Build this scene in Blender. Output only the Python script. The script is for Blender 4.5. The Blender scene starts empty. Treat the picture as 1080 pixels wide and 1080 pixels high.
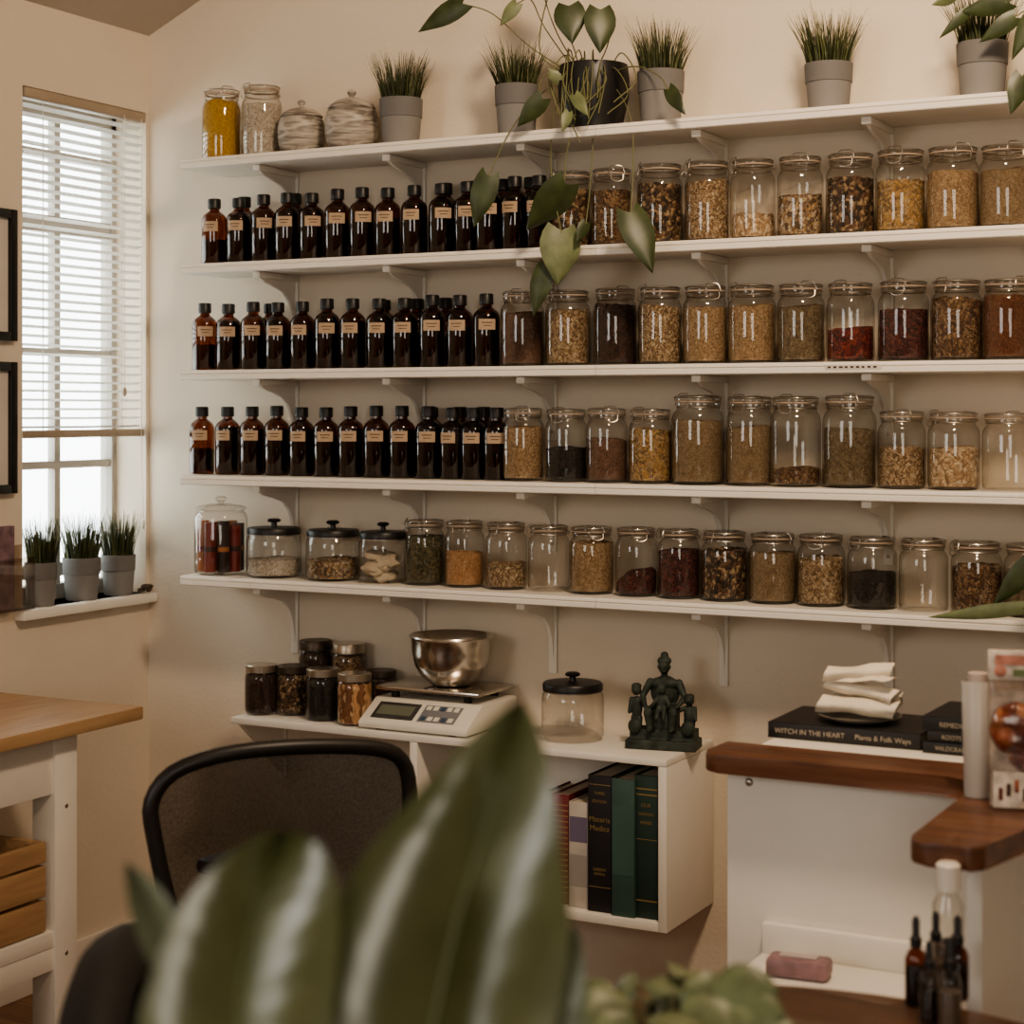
import bpy, bmesh, math, random
from mathutils import Vector, Matrix, noise
random.seed(7)
R_=random.Random(11)
# ---------------- survey of the room (camera calibration) ----------------
F=1880.0; YAW=math.radians(27.8); H=1.46; HOR=433.0
C=Vector((3.153,-3.85,H))
fw=Vector((-math.sin(YAW),math.cos(YAW),0)); rt=Vector((math.cos(YAW),math.sin(YAW),0))
def ray(u,v): return fw+rt*((u-540)/F)+Vector((0,0,(HOR-v)/F))
def py(u,v,y): d=ray(u,v); return C+d*((y-C.y)/d.y)
def px(u,v,x): d=ray(u,v); return C+d*((x-C.x)/d.x)
def pz(u,v,z): d=ray(u,v); return C+d*((z-C.z)/d.z)
def pd(u,v,D): return C+ray(u,v)*D
def dep(p): return (Vector(p)-C).dot(fw)

# ---------------- materials ----------------
M={}
def nodes(name):
    m=bpy.data.materials.new(name); m.use_nodes=True
    nt=m.node_tree; b=nt.nodes['Principled BSDF']
    return m,nt,b
def mat(name,col,rough=.5,metal=0,var=.06,scale=8,bump=0,bscale=60,spec=.5,coat=0):
    if name in M: return M[name]
    m,nt,b=nodes(name)
    tc=nt.nodes.new('ShaderNodeTexCoord'); n=nt.nodes.new('ShaderNodeTexNoise'); n.inputs['Scale'].default_value=scale; n.inputs['Detail'].default_value=4
    nt.links.new(tc.outputs['Object'],n.inputs['Vector'])
    r=nt.nodes.new('ShaderNodeValToRGB'); c=Vector(col)
    r.color_ramp.elements[0].position=.3; r.color_ramp.elements[1].position=.7
    r.color_ramp.elements[0].color=(*[max(0,x*(1-var)) for x in c],1); r.color_ramp.elements[1].color=(*[min(1,x*(1+var)) for x in c],1)
    nt.links.new(n.outputs['Fac'],r.inputs['Fac']); nt.links.new(r.outputs['Color'],b.inputs['Base Color'])
    b.inputs['Roughness'].default_value=rough; b.inputs['Metallic'].default_value=metal
    b.inputs['Specular IOR Level'].default_value=spec
    b.inputs['Coat Weight'].default_value=coat
    if bump:
        n2=nt.nodes.new('ShaderNodeTexNoise'); n2.inputs['Scale'].default_value=bscale; n2.inputs['Detail'].default_value=5
        nt.links.new(tc.outputs['Object'],n2.inputs['Vector'])
        bp=nt.nodes.new('ShaderNodeBump'); bp.inputs['Strength'].default_value=bump; bp.inputs['Distance'].default_value=.01
        nt.links.new(n2.outputs['Fac'],bp.inputs['Height']); nt.links.new(bp.outputs['Normal'],b.inputs['Normal'])
    M[name]=m; return m
def wood(name,c1,c2,axis='X',rough=.45,scale=3.0,coat=0):
    if name in M: return M[name]
    m,nt,b=nodes(name)
    tc=nt.nodes.new('ShaderNodeTexCoord'); mp=nt.nodes.new('ShaderNodeMapping')
    s={'X':(1,9,9),'Y':(9,1,9),'Z':(9,9,1)}[axis]
    mp.inputs['Scale'].default_value=s
    n=nt.nodes.new('ShaderNodeTexNoise'); n.inputs['Scale'].default_value=scale; n.inputs['Detail'].default_value=8; n.inputs['Distortion'].default_value=1.2
    r=nt.nodes.new('ShaderNodeValToRGB'); r.color_ramp.elements[0].position=.32; r.color_ramp.elements[1].position=.68
    r.color_ramp.elements[0].color=(*c1,1); r.color_ramp.elements[1].color=(*c2,1)
    nt.links.new(tc.outputs['Object'],mp.inputs['Vector']); nt.links.new(mp.outputs['Vector'],n.inputs['Vector'])
    nt.links.new(n.outputs['Fac'],r.inputs['Fac']); nt.links.new(r.outputs['Color'],b.inputs['Base Color'])
    b.inputs['Roughness'].default_value=rough; b.inputs['Coat Weight'].default_value=coat
    M[name]=m; return m
def thin_glass(name,tint,edge,gl=.75,base=.05,rough=.03,pw=3.0):
    if name in M: return M[name]
    m,nt,b=nodes(name); nt.nodes.remove(b); out=nt.nodes['Material Output']
    lw=nt.nodes.new('ShaderNodeLayerWeight'); lw.inputs['Blend'].default_value=.5
    p=nt.nodes.new('ShaderNodeMath'); p.operation='POWER'; p.inputs[1].default_value=pw
    nt.links.new(lw.outputs['Facing'],p.inputs[0])
    mx=nt.nodes.new('ShaderNodeMix'); mx.data_type='RGBA'; mx.inputs[6].default_value=(*tint,1); mx.inputs[7].default_value=(*edge,1)
    nt.links.new(p.outputs[0],mx.inputs[0])
    t=nt.nodes.new('ShaderNodeBsdfTransparent'); nt.links.new(mx.outputs[2],t.inputs['Color'])
    g=nt.nodes.new('ShaderNodeBsdfGlossy'); g.inputs['Roughness'].default_value=rough; g.inputs['Color'].default_value=(.95,.95,.95,1)
    ma=nt.nodes.new('ShaderNodeMath'); ma.operation='MULTIPLY_ADD'; ma.inputs[1].default_value=gl; ma.inputs[2].default_value=base
    nt.links.new(p.outputs[0],ma.inputs[0])
    ms=nt.nodes.new('ShaderNodeMixShader'); nt.links.new(ma.outputs[0],ms.inputs[0]); nt.links.new(t.outputs[0],ms.inputs[1]); nt.links.new(g.outputs[0],ms.inputs[2])
    nt.links.new(ms.outputs[0],out.inputs['Surface'])
    M[name]=m; return m
def herb(name,cols,scale=120,rough=.85,rnd=1.0,stretch=(1,1,1)):
    key='herb_'+name
    if key in M: return M[key]
    m,nt,b=nodes(key)
    tc=nt.nodes.new('ShaderNodeTexCoord'); mp=nt.nodes.new('ShaderNodeMapping'); mp.inputs['Scale'].default_value=stretch
    wn=nt.nodes.new('ShaderNodeTexNoise'); wn.inputs['Scale'].default_value=scale*.5; wn.inputs['Detail'].default_value=2
    va=nt.nodes.new('ShaderNodeVectorMath'); va.operation='MULTIPLY_ADD'; va.inputs[1].default_value=(.022,.022,.022)
    v=nt.nodes.new('ShaderNodeTexVoronoi'); v.inputs['Scale'].default_value=scale; v.inputs['Randomness'].default_value=rnd
    nt.links.new(tc.outputs['Object'],mp.inputs['Vector']); nt.links.new(tc.outputs['Object'],wn.inputs['Vector'])
    nt.links.new(wn.outputs['Color'],va.inputs[0]); nt.links.new(mp.outputs['Vector'],va.inputs[2]); nt.links.new(va.outputs[0],v.inputs['Vector'])
    s=nt.nodes.new('ShaderNodeSeparateColor'); nt.links.new(v.outputs['Color'],s.inputs[0])
    r=nt.nodes.new('ShaderNodeValToRGB'); r.color_ramp.interpolation='CONSTANT'
    n=len(cols)
    r.color_ramp.elements[0].color=(*cols[0],1); r.color_ramp.elements[1].color=(*cols[1],1); r.color_ramp.elements[1].position=1/n
    for i in range(2,n):
        e=r.color_ramp.elements.new(i/n); e.color=(*cols[i],1)
    nt.links.new(s.outputs[0],r.inputs['Fac'])
    mr=nt.nodes.new('ShaderNodeMapRange'); mr.inputs[1].default_value=.0; mr.inputs[2].default_value=.9; mr.inputs[3].default_value=1.1; mr.inputs[4].default_value=.45
    nt.links.new(v.outputs['Distance'],mr.inputs[0])
    mx=nt.nodes.new('ShaderNodeMix'); mx.data_type='RGBA'; mx.blend_type='MULTIPLY'; mx.inputs[0].default_value=1
    nt.links.new(r.outputs['Color'],mx.inputs[6]); nt.links.new(mr.outputs[0],mx.inputs[7])
    nt.links.new(mx.outputs[2],b.inputs['Base Color']); b.inputs['Roughness'].default_value=rough
    bp=nt.nodes.new('ShaderNodeBump'); bp.invert=True; bp.inputs['Strength'].default_value=.9; bp.inputs['Distance'].default_value=.003
    nt.links.new(v.outputs['Distance'],bp.inputs['Height']); nt.links.new(bp.outputs['Normal'],b.inputs['Normal'])
    M[key]=m; return m
H_={
 'beige':herb('beige',[(.46,.33,.2),(.26,.16,.085),(.56,.44,.29),(.37,.25,.13),(.17,.105,.055)],210),
 'tan':herb('tan',[(.42,.28,.15),(.52,.37,.22),(.31,.19,.10),(.46,.32,.18)],260),
 'seed':herb('seed',[(.35,.25,.14),(.45,.33,.2),(.28,.185,.10)],330),
 'brown':herb('brown',[(.17,.095,.045),(.10,.055,.03),(.25,.15,.075),(.33,.22,.12),(.07,.035,.02)],190),
 'mixdark':herb('mixdark',[(.05,.03,.02),(.12,.065,.035),(.36,.25,.14),(.03,.02,.012),(.16,.09,.045)],130),
 'darkbrown':herb('darkbrown',[(.04,.018,.012),(.075,.03,.018),(.025,.011,.009)],220),
 'green':herb('green',[(.085,.08,.04),(.14,.12,.06),(.05,.05,.028),(.19,.16,.09)],230),
 'olive':herb('olive',[(.19,.14,.08),(.26,.195,.11),(.13,.09,.05),(.30,.23,.14)],270),
 'red':herb('red',[(.17,.022,.014),(.11,.012,.01),(.06,.008,.008),(.24,.045,.025)],150),
 'purple':herb('purple',[(.105,.024,.02),(.065,.016,.016),(.15,.045,.035),(.04,.012,.01)],170),
 'black':herb('black',[(.018,.014,.013),(.03,.022,.018),(.011,.009,.008)],200),
 'redbrown':herb('redbrown',[(.2,.075,.03),(.14,.045,.02),(.25,.11,.05)],330),
 'pinkbrown':herb('pinkbrown',[(.22,.12,.08),(.16,.08,.055),(.28,.165,.11)],300),
 'orange':herb('orange',[(.62,.34,.16),(.54,.28,.13),(.7,.43,.22)],300),
 'yellow':herb('yellow',[(.78,.46,.07),(.7,.40,.055),(.82,.52,.12)],300),
 'gold':herb('gold',[(.46,.3,.12),(.38,.23,.09),(.22,.14,.065),(.42,.3,.17)],150),
 'chip':herb('chip',[(.58,.43,.27),(.48,.33,.19),(.34,.22,.12),(.64,.51,.36)],130),
 'white':herb('white',[(.66,.58,.48),(.58,.5,.4),(.72,.66,.56)],200),
 'mixwhite':herb('mixwhite',[(.52,.42,.3),(.12,.08,.045),(.4,.25,.12),(.25,.16,.1),(.42,.32,.2)],140),
 'stick':herb('stick',[(.62,.36,.17),(.48,.25,.1),(.7,.47,.26),(.25,.11,.05)],90,stretch=(1,1,.15)),
}
GL=thin_glass('clear_glass',(.955,.945,.925),(.45,.42,.37),gl=.58,base=.05)
AMB=thin_glass('amber_glass',(.40,.17,.045),(.10,.035,.012),gl=.5,base=.06)
PANE=thin_glass('window_glass',(.95,.97,.97),(.8,.85,.85),gl=.5,base=.03)
LIQ=mat('dark_tincture',(.009,.0045,.003),.25,var=.2)
LIQ2=mat('reddish_tincture',(.06,.018,.007),.25,var=.2)
CAP=mat('black_plastic',(.010,.009,.009),.42)
LABEL=mat('kraft_label',(.44,.32,.22),.8)
INK=mat('label_ink',(.06,.035,.025),.8)
WIRE=mat('steel_wire',(.45,.41,.36),.35,metal=1)
STEEL=mat('brushed_steel',(.62,.58,.53),.22,metal=1,var=.03)
GASK=mat('rubber_gasket',(.42,.32,.24),.6)
WHITE=mat('white_paint',(.80,.76,.69),.45,var=.02)
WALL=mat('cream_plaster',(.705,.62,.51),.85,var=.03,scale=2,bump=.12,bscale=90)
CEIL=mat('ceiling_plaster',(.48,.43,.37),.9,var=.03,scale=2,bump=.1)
POTG=mat('grey_ceramic',(.215,.205,.198),.75,var=.05)
POTG2=mat('grey_ceramic_band',(.16,.153,.148),.75,var=.05)
GRASS=mat('grass_blades',(.030,.038,.012),.6,var=.6,scale=60)
GRASS2=mat('grass_blades_light',(.10,.11,.04),.6,var=.4,scale=60)
SOIL=mat('soil',(.04,.028,.02),.95,bump=.6)
VINE=mat('vine_leaf_dark',(.045,.06,.022),.42,var=.35,scale=25)
VINE2=mat('vine_leaf_light',(.14,.165,.08),.45,var=.3,scale=25)
STEM=mat('vine_stem',(.15,.15,.07),.6)

# ---------------- mesh builder ----------------
class MB:
    def __init__(s): s.bm=bmesh.new(); s.mats=[]
    def mi(s,m):
        if m not in s.mats: s.mats.append(m)
        return s.mats.index(m)
    def face(s,vs,m):
        try: f=s.bm.faces.new(vs); f.material_index=s.mi(m); return f
        except ValueError: return None
    def lathe(s,prof,m,c=(0,0,0),seg=32,sx=1,sy=1):
        c=Vector(c); rings=[]
        for r,z in prof:
            if r<1e-6: rings.append([s.bm.verts.new(c+Vector((0,0,z)))])
            else: rings.append([s.bm.verts.new(c+Vector((r*sx*math.cos(2*math.pi*i/seg),r*sy*math.sin(2*math.pi*i/seg),z))) for i in range(seg)])
        for a,b in zip(rings,rings[1:]):
            for i in range(seg):
                j=(i+1)%seg
                if len(a)==1 and len(b)==1: continue
                if len(a)==1: s.face([a[0],b[j],b[i]],m)
                elif len(b)==1: s.face([a[i],a[j],b[0]],m)
                else: s.face([a[i],a[j],b[j],b[i]],m)
        return rings
    def box(s,c,d,m,rot=None,bev=0):
        c=Vector(c); x,y,z=[k/2 for k in d]
        vs=[]
        for p in [(-x,-y,-z),(x,-y,-z),(x,y,-z),(-x,y,-z),(-x,-y,z),(x,-y,z),(x,y,z),(-x,y,z)]:
            v=Vector(p)
            if rot is not None: v=rot@v
            vs.append(s.bm.verts.new(c+v))
        fs=[s.face([vs[i] for i in q],m) for q in [(0,3,2,1),(4,5,6,7),(0,1,5,4),(1,2,6,5),(2,3,7,6),(3,0,4,7)]]
        if bev:
            es=set(e for f in fs for e in f.edges)
            bmesh.ops.bevel(s.bm,geom=list(es),offset=bev,segments=2,profile=.5,affect='EDGES',material=-1)
    def box2(s,a,b,m,bev=0):
        a=Vector(a);b=Vector(b); s.box((a+b)/2,[abs(q) for q in (b-a)],m,bev=bev)
    def prism(s,pts,z0,z1,m,bev=0):
        lo=[s.bm.verts.new((p[0],p[1],z0)) for p in pts]; hi=[s.bm.verts.new((p[0],p[1],z1)) for p in pts]
        f1=s.face(lo[::-1],m); f2=s.face(hi,m); n=len(pts)
        for i in range(n): s.face([lo[i],lo[(i+1)%n],hi[(i+1)%n],hi[i]],m)
        if bev: bmesh.ops.bevel(s.bm,geom=list(f1.edges)+list(f2.edges),offset=bev,segments=2,profile=.5,affect='EDGES')
    def prof_x(s,yz,x0,x1,m,bev=0):
        lo=[s.bm.verts.new((x0,p[0],p[1])) for p in yz]; hi=[s.bm.verts.new((x1,p[0],p[1])) for p in yz]
        f1=s.face(lo,m); f2=s.face(hi[::-1],m); n=len(yz); fs=[f1,f2]
        for i in range(n): fs.append(s.face([lo[i],hi[i],hi[(i+1)%n],lo[(i+1)%n]],m))
        if bev: bmesh.ops.bevel(s.bm,geom=list(set(e for f in fs for e in f.edges)),offset=bev,segments=2,profile=.5,affect='EDGES')
    def tube(s,pts,r,m,seg=8,closed=False,cap=True):
        pts=[Vector(p) for p in pts]; n=len(pts)
        rr=r if isinstance(r,(list,tuple)) else [r]*n
        rings=[]; up=None
        for i,p in enumerate(pts):
            if closed: t=pts[(i+1)%n]-pts[i-1]
            else: t=pts[min(i+1,n-1)]-pts[max(i-1,0)]
            t.normalize()
            if up is None:
                up=t.orthogonal().normalized()
            up=(up-t*up.dot(t)); 
            if up.length<1e-5: up=t.orthogonal()
            up.normalize(); si=t.cross(up)
            rings.append([s.bm.verts.new(p+(up*math.cos(2*math.pi*k/seg)+si*math.sin(2*math.pi*k/seg))*rr[i]) for k in range(seg)])
        L=n if closed else n-1
        for i in range(L):
            a=rings[i]; b=rings[(i+1)%n]
            for k in range(seg): s.face([a[k],a[(k+1)%seg],b[(k+1)%seg],b[k]],m)
        if cap and not closed:
            s.face(rings[0][::-1],m); s.face(rings[-1],m)
    def ell(s,c,r,m,rot=None,seg=20,rings=12,nz=0,nf=10):
        c=Vector(c)
        def P(th,ph):
            v=Vector((r[0]*math.sin(th)*math.cos(ph),r[1]*math.sin(th)*math.sin(ph),r[2]*math.cos(th)))
            if nz: v*=1+nz*noise.noise((v+c)*nf)
            if rot is not None: v=rot@v
            return s.bm.verts.new(c+v)
        R=[[P(0,0)]]+[[P(math.pi*i/rings,2*math.pi*k/seg) for k in range(seg)] for i in range(1,rings)]+[[P(math.pi,0)]]
        for a,b in zip(R,R[1:]):
            for k in range(seg):
                j=(k+1)%seg
                if len(a)==1: s.face([a[0],b[k],b[j]],m)
                elif len(b)==1: s.face([a[k],b[0],a[j]],m)
                else: s.face([a[k],b[k],b[j],a[j]],m)
    def caps(s,a,b,ra,rb,m):
        a=Vector(a);b=Vector(b); s.tube([a,a.lerp(b,.5),b],[ra,(ra+rb)/2,rb],m,seg=12); s.ell(a,(ra,)*3,m,seg=12,rings=8); s.ell(b,(rb,)*3,m,seg=12,rings=8)
    def grid(s,rows,m):
        V=[[s.bm.verts.new(p) for p in r] for r in rows]
        for a,b in zip(V,V[1:]):
            for k in range(len(a)-1): s.face([a[k],a[k+1],b[k+1],b[k]],m)
    def obj(s,name,loc=(0,0,0),rotz=0,parent=None,ang=40,recalc=True,sub=0):
        if recalc: bmesh.ops.recalc_face_normals(s.bm,faces=s.bm.faces)
        me=bpy.data.meshes.new(name); s.bm.to_mesh(me); s.bm.free()
        for m in s.mats: me.materials.append(m)
        for p in me.polygons: p.use_smooth=True
        try: me.set_sharp_from_angle(angle=math.radians(ang))
        except Exception: pass
        return inst(name,me,loc,rotz,parent,sub)
def inst(name,me,loc=(0,0,0),rotz=0,parent=None,sub=0):
    o=bpy.data.objects.new(name,me); bpy.context.scene.collection.objects.link(o)
    o.location=loc; o.rotation_euler=(0,0,rotz)
    if parent: o.parent=parent
    if sub:
        md=o.modifiers.new('sub','SUBSURF'); md.levels=sub; md.render_levels=sub
    return o
def empty(name,loc=(0,0,0)):
    e=bpy.data.objects.new(name,None); bpy.context.scene.collection.objects.link(e); e.location=loc; e.empty_display_size=.05; return e
def cat(pts,n=24):
    pts=[Vector(p) for p in pts]; k=len(pts)-1; out=[]
    for i in range(n+1):
        t=i/n*k; a=min(int(t),k-1); f=t-a
        p0=pts[a-1] if a>0 else pts[0]*2-pts[1]; p1=pts[a]; p2=pts[a+1]; p3=pts[a+2] if a+2<=k else pts[k]*2-pts[k-1]
        out.append(.5*((2*p1)+(p2-p0)*f+(2*p0-5*p1+4*p2-p3)*f*f+(3*p1-3*p2+p3-p0)*f**3))
    return out

# ---------------- room shell ----------------
XR,YF=6.0,-6.0
zc=H+1.0245; pk=3.0; zp=zc+.45*pk
def wall_poly(name,pts,th,m):
    b=MB(); n=len(pts); A=[b.bm.verts.new(p) for p in pts]; B=[b.bm.verts.new(Vector(p)+Vector(th)) for p in pts]
    b.face(A,m); b.face(B[::-1],m)
    for i in range(n): b.face([A[i],B[i],B[(i+1)%n],A[(i+1)%n]],m)
    return b.obj(name)
wall_poly('wall_back',[(-.15,0,0),(XR,0,0),(XR,0,zc),(pk,0,zp),(0,0,zc),(-.15,0,zc)],(0,.12,0),WALL)
wall_poly('wall_front',[(0,YF,0),(XR,YF,0),(XR,YF,zc),(pk,YF,zp),(0,YF,zc)],(0,-.12,0),WALL)
wall_poly('wall_right',[(XR,0,0),(XR,YF,0),(XR,YF,zc),(XR,0,zc)],(.12,0,0),WALL)
b=MB()
b.prism([(-.15,.12),(-.15,YF-.12),(XR+.12,YF-.12),(XR+.12,.12)],-.1,0,WALL)
m,nt,bs=nodes('oak_floor')
tc=nt.nodes.new('ShaderNodeTexCoord'); mp=nt.nodes.new('ShaderNodeMapping')
br=nt.nodes.new('ShaderNodeTexBrick'); br.inputs['Scale'].default_value=1; br.inputs['Brick Width'].default_value=1.1; br.inputs['Row Height'].default_value=.09; br.inputs['Mortar Size'].default_value=.0015
br.inputs['Color1'].default_value=(.22,.10,.045,1); br.inputs['Color2'].default_value=(.30,.15,.07,1); br.inputs['Mortar'].default_value=(.03,.015,.01,1)
nn=nt.nodes.new('ShaderNodeTexNoise'); mp2=nt.nodes.new('ShaderNodeMapping'); mp2.inputs['Scale'].default_value=(2,30,1); nn.inputs['Scale'].default_value=2; nn.inputs['Detail'].default_value=6
mx=nt.nodes.new('ShaderNodeMix'); mx.data_type='RGBA'; mx.blend_type='MULTIPLY'; mx.inputs[0].default_value=.6
nt.links.new(tc.outputs['Object'],mp.inputs['Vector']); nt.links.new(mp.outputs['Vector'],br.inputs['Vector'])
nt.links.new(tc.outputs['Object'],mp2.inputs['Vector']); nt.links.new(mp2.outputs['Vector'],nn.inputs['Vector'])
nt.links.new(br.outputs['Color'],mx.inputs[6]); nt.links.new(nn.outputs['Fac'],mx.inputs[7]); nt.links.new(mx.outputs[2],bs.inputs['Base Color']); bs.inputs['Roughness'].default_value=.4
for i in range(len(b.mats)): b.mats[i]=m
b.obj('floor')
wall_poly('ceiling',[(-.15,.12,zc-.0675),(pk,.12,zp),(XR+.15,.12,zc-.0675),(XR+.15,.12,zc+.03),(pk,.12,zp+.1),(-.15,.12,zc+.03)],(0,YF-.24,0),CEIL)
wy0,wy1=-.487,-.012; wz0,wz1=H-.497,H+.812
b=MB()
b.box2((-.15,YF,0),(0,wy0,zc),WALL)
b.box2((-.15,wy0,0),(0,0.0,wz0),WALL)
b.box2((-.15,wy0,wz1),(0,0.0,zc),WALL)
b.box2((-.15,wy1,wz0),(0,0.0,wz1),WALL)
b.obj('wall_left')
b=MB(); b.box2((.35,-.014,0),(XR,0,.09),WHITE,bev=.003); b.obj('baseboard_back')
b=MB(); b.box2((0,YF,0),(.014,-.015,.09),WHITE,bev=.003); b.obj('baseboard_left')
# window frame
b=MB(); xw=-.125; WF=mat('window_frame_paint',(.42,.39,.35),.5)
for (y,w) in [(wy0+.0,.03),(wy1-.012,.03)]: b.box2((xw-.02,y-w/2+.01,wz0),(xw+.02,y+w/2,wz1),WF)
ym=px(57,500,xw).y
b.box2((xw-.012,ym-.011,wz0),(xw+.012,ym+.011,wz1),WF)
for v,h in [(600,.035),(490,.02),(372,.02),(238,.045),(165,.02)]:
    z=px(60,v,xw).z; b.box2((xw-.014,wy0,z-h/2),(xw+.014,wy1,z+h/2),WF)
b.box2((xw-.002,wy0,wz0),(xw+.001,wy1,wz1),PANE)
b.box2((xw-.02,wy0,wz1-.04),(xw+.02,wy1,wz1),WF); b.box2((xw-.02,wy0,wz0),(xw+.02,wy1,wz0+.04),WF)
b.obj('window_1')
b=MB(); b.box2((-.125,wy0-.0,wz0-.005),(.012,wy1,wz0),WHITE); b.box2((-.0,wy0-.03,wz0-.024),(.035,wy1+.008,wz0+.001),WHITE,bev=.004); b.obj('trim_1')
# window blind
SL=mat('blind_slat',(.68,.64,.58),.5,var=.02); HR=mat('blind_headrail',(.36,.29,.22),.5)
b=MB(); yb0,yb1=wy0+.006,wy1-.006
b.box2((-.028,yb0,wz1-.028),(.004,yb1,wz1-.002),HR,bev=.003)
zb=H-.062; n=36
for i in range(n):
    z=zb+.02+(wz1-.045-zb-.02)*i/(n-1)
    a=math.radians(14); w=.0125
    rows=[]
    for k in range(5):
        q=(k/4-.5)*2; x=-.012+q*w*math.cos(a); zz=z+q*w*math.sin(a)+.0015*(1-q*q)
        rows.append([Vector((x,yb0,zz)),Vector((x,(yb0+yb1)/2,zz-.0008)),Vector((x,yb1,zz))])
    b.grid(rows,SL)
b.box2((-.024,yb0,zb-.008),(.0,yb1,zb+.012),HR,bev=.003)
for y in (yb0+.08,yb1-.08): b.tube([(-.012,y,zb),(-.012,y,wz1-.02)],.0012,SL,seg=5)
b.tube(cat([(.006,yb1-.02,wz1-.02),(.007,yb1-.022,H+.2),(.006,yb1-.02,H-.1),(.006,yb1-.012,H-.3)],12),.0012,SL,seg=5)
b.ell((.006,yb1-.012,H-.31),(.005,.005,.014),SL)
b.tube(cat([(.006,yb1-.09,wz1-.02),(.007,yb1-.092,H+.3),(.006,yb1-.09,H+.06)],12),.0012,SL,seg=5)
b.ell((.006,yb1-.09,H+.05),(.006,.006,.012),HR)
b.obj('window_blind',recalc=False)

BF=mat('black_frame',(.012,.011,.01),.35); MATB=mat('picture_mat',(.6,.56,.5),.8); ART=mat('print_ink',(.18,.15,.13),.8,var=.6,scale=14)
for vt,vb in [(222,360),(382,520)]:
    y1=px(12,300,0).y; z1=px(12,vt,0).z; z0=px(12,vb,0).z; y0=y1-.27
    b=MB(); w=.022
    b.box2((.002,y0,z0),(.022,y0+w,z1),BF,bev=.002); b.box2((.002,y1-w,z0),(.022,y1,z1),BF,bev=.002)
    b.box2((.002,y0+w,z0),(.022,y1-w,z0+w),BF,bev=.002); b.box2((.002,y0+w,z1-w),(.022,y1-w,z1),BF,bev=.002)
    b.box2((.002,y0+w,z0+w),(.010,y1-w,z1-w),MATB); b.box2((.010,y0+.07,z0+.07),(.011,y1-.07,z1-.07),ART)
    b.obj('picture_frame')
b=MB(); y1=px(25,600,0).y; z1=px(12,575,0).z; z0=px(12,643,0).z
ACR=thin_glass('acrylic',(.88,.85,.82),(.6,.57,.53),gl=.5,base=.06)
PUR=mat('purple_leaflet',(.20,.13,.15),.6,var=.5,scale=30)
b.box2((.002,y1-.16,z0),(.006,y1,z1),ACR); b.box2((.034,y1-.16,z0),(.037,y1,z1-.03),ACR); b.box2((.002,y1-.16,z0),(.037,y1,z0+.004),ACR); b.box2((.002,y1-.003,z0),(.037,y1,z1-.03),ACR)
b.box2((.01,y1-.15,z0+.006),(.028,y1-.062,z1+.05),PUR)
b.obj('wall_leaflet_holder')

# ---------------- shelves ----------------
SD=.2
SZ=[H+.645,H+.375,H+.103,H-.166,H-.4235]
xl=.266; xj=py(628,400,-SD).x; xr=3.35
for i,z in enumerate(SZ):
    b=MB(); th=.024
    def prof(x0,x1):
        yz=[(0,z-th),(0,z),(-SD+.002,z),(-SD,z-.003),(-SD,z-.008),(-SD+.003,z-.010),(-SD,z-.012),(-SD,z-th+.002),(-SD+.002,z-th)]
        b.prof_x(yz,x0,x1,WHITE)
    prof(xl,xj-.0006); prof(xj+.0006,xr)
    for u in (312,446,584,764,938,1110):
        x=py(u,400,0).x; w=.011
        zt=z-th; hh=.15 if i<4 else .185
        b.box2((x-w,-.008,zt-hh),(x+w,-.0005,zt-.0005),WHITE,bev=.002)
        b.box2((x-w,-.175,zt-.016),(x+w,-.006,zt-.0005),WHITE,bev=.002)
        out=[(-.165,zt-.014),(-.14,zt-.026),(-.10,zt-.034),(-.06,zt-.045),(-.032,zt-.07),(-.018,zt-.10),(-.006,zt-hh+.015),(-.006,zt-.012)]
        b.prof_x(out,x-.004,x+.004,WHITE)
        for dz in (.05,.11): b.ell((x,-.009,zt-dz-.02),(.004,.002,.004),WIRE,seg=8,rings=6)
    if i==2:
        a=py(870,384,-SD-.0005); c=py(930,384,-SD-.0005); b.box2((a.x,-SD-.001,z-.017),(c.x,-SD,z-.006),MATB)
        for k in range(9):
            x0=a.x+.006+k*(c.x-a.x-.012)/9; b.box2((x0,-SD-.0013,z-.0135),(x0+.009*R_.uniform(.6,1),-SD-.001,z-.0095),INK)
    b.obj('wall_shelf')

# ---------------- jars ----------------
def interp(prof,z):
    for (r0,z0),(r1,z1) in zip(prof,prof[1:]):
        if z0<=z<=z1: return r0+(r1-r0)*(z-z0)/max(1e-6,z1-z0)
    return prof[-1][0]
def fill(b,prof,z0,z1,m,tilt=0,k=.94,seg=28):
    n=10; rings=[]
    for i in range(n+1):
        z=z0+(z1-z0)*i/n; r=interp(prof,z)*k
        ring=[]
        for s in range(seg):
            a=2*math.pi*s/seg; zz=z
            zz+=(z-z0)/(z1-z0)*tilt*math.cos(a-1.2)*1.0
            if i==n: zz+=R_.uniform(-.003,.003)
            rr=r*(1+R_.uniform(-.012,.008))
            ring.append(b.bm.verts.new((rr*math.cos(a),rr*math.sin(a),max(z0,zz))))
        rings.append(ring)
    rt_=interp(prof,z1)*k
    for fr in (.66,.33):
        ring=[]
        for s in range(seg):
            a=2*math.pi*s/seg
            ring.append(b.bm.verts.new((rt_*fr*math.cos(a),rt_*fr*math.sin(a),max(z0,z1+tilt*fr*math.cos(a-1.2)+R_.uniform(-.004,.005)))))
        rings.append(ring)
    cv=b.bm.verts.new((0,0,z1+.003))
    for a,c2 in zip(rings,rings[1:]):
        for s in range(seg): b.face([a[s],a[(s+1)%seg],c2[(s+1)%seg],c2[s]],m)
    for s in range(seg): b.face([rings[-1][s],rings[-1][(s+1)%seg],cv],m)
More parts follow.
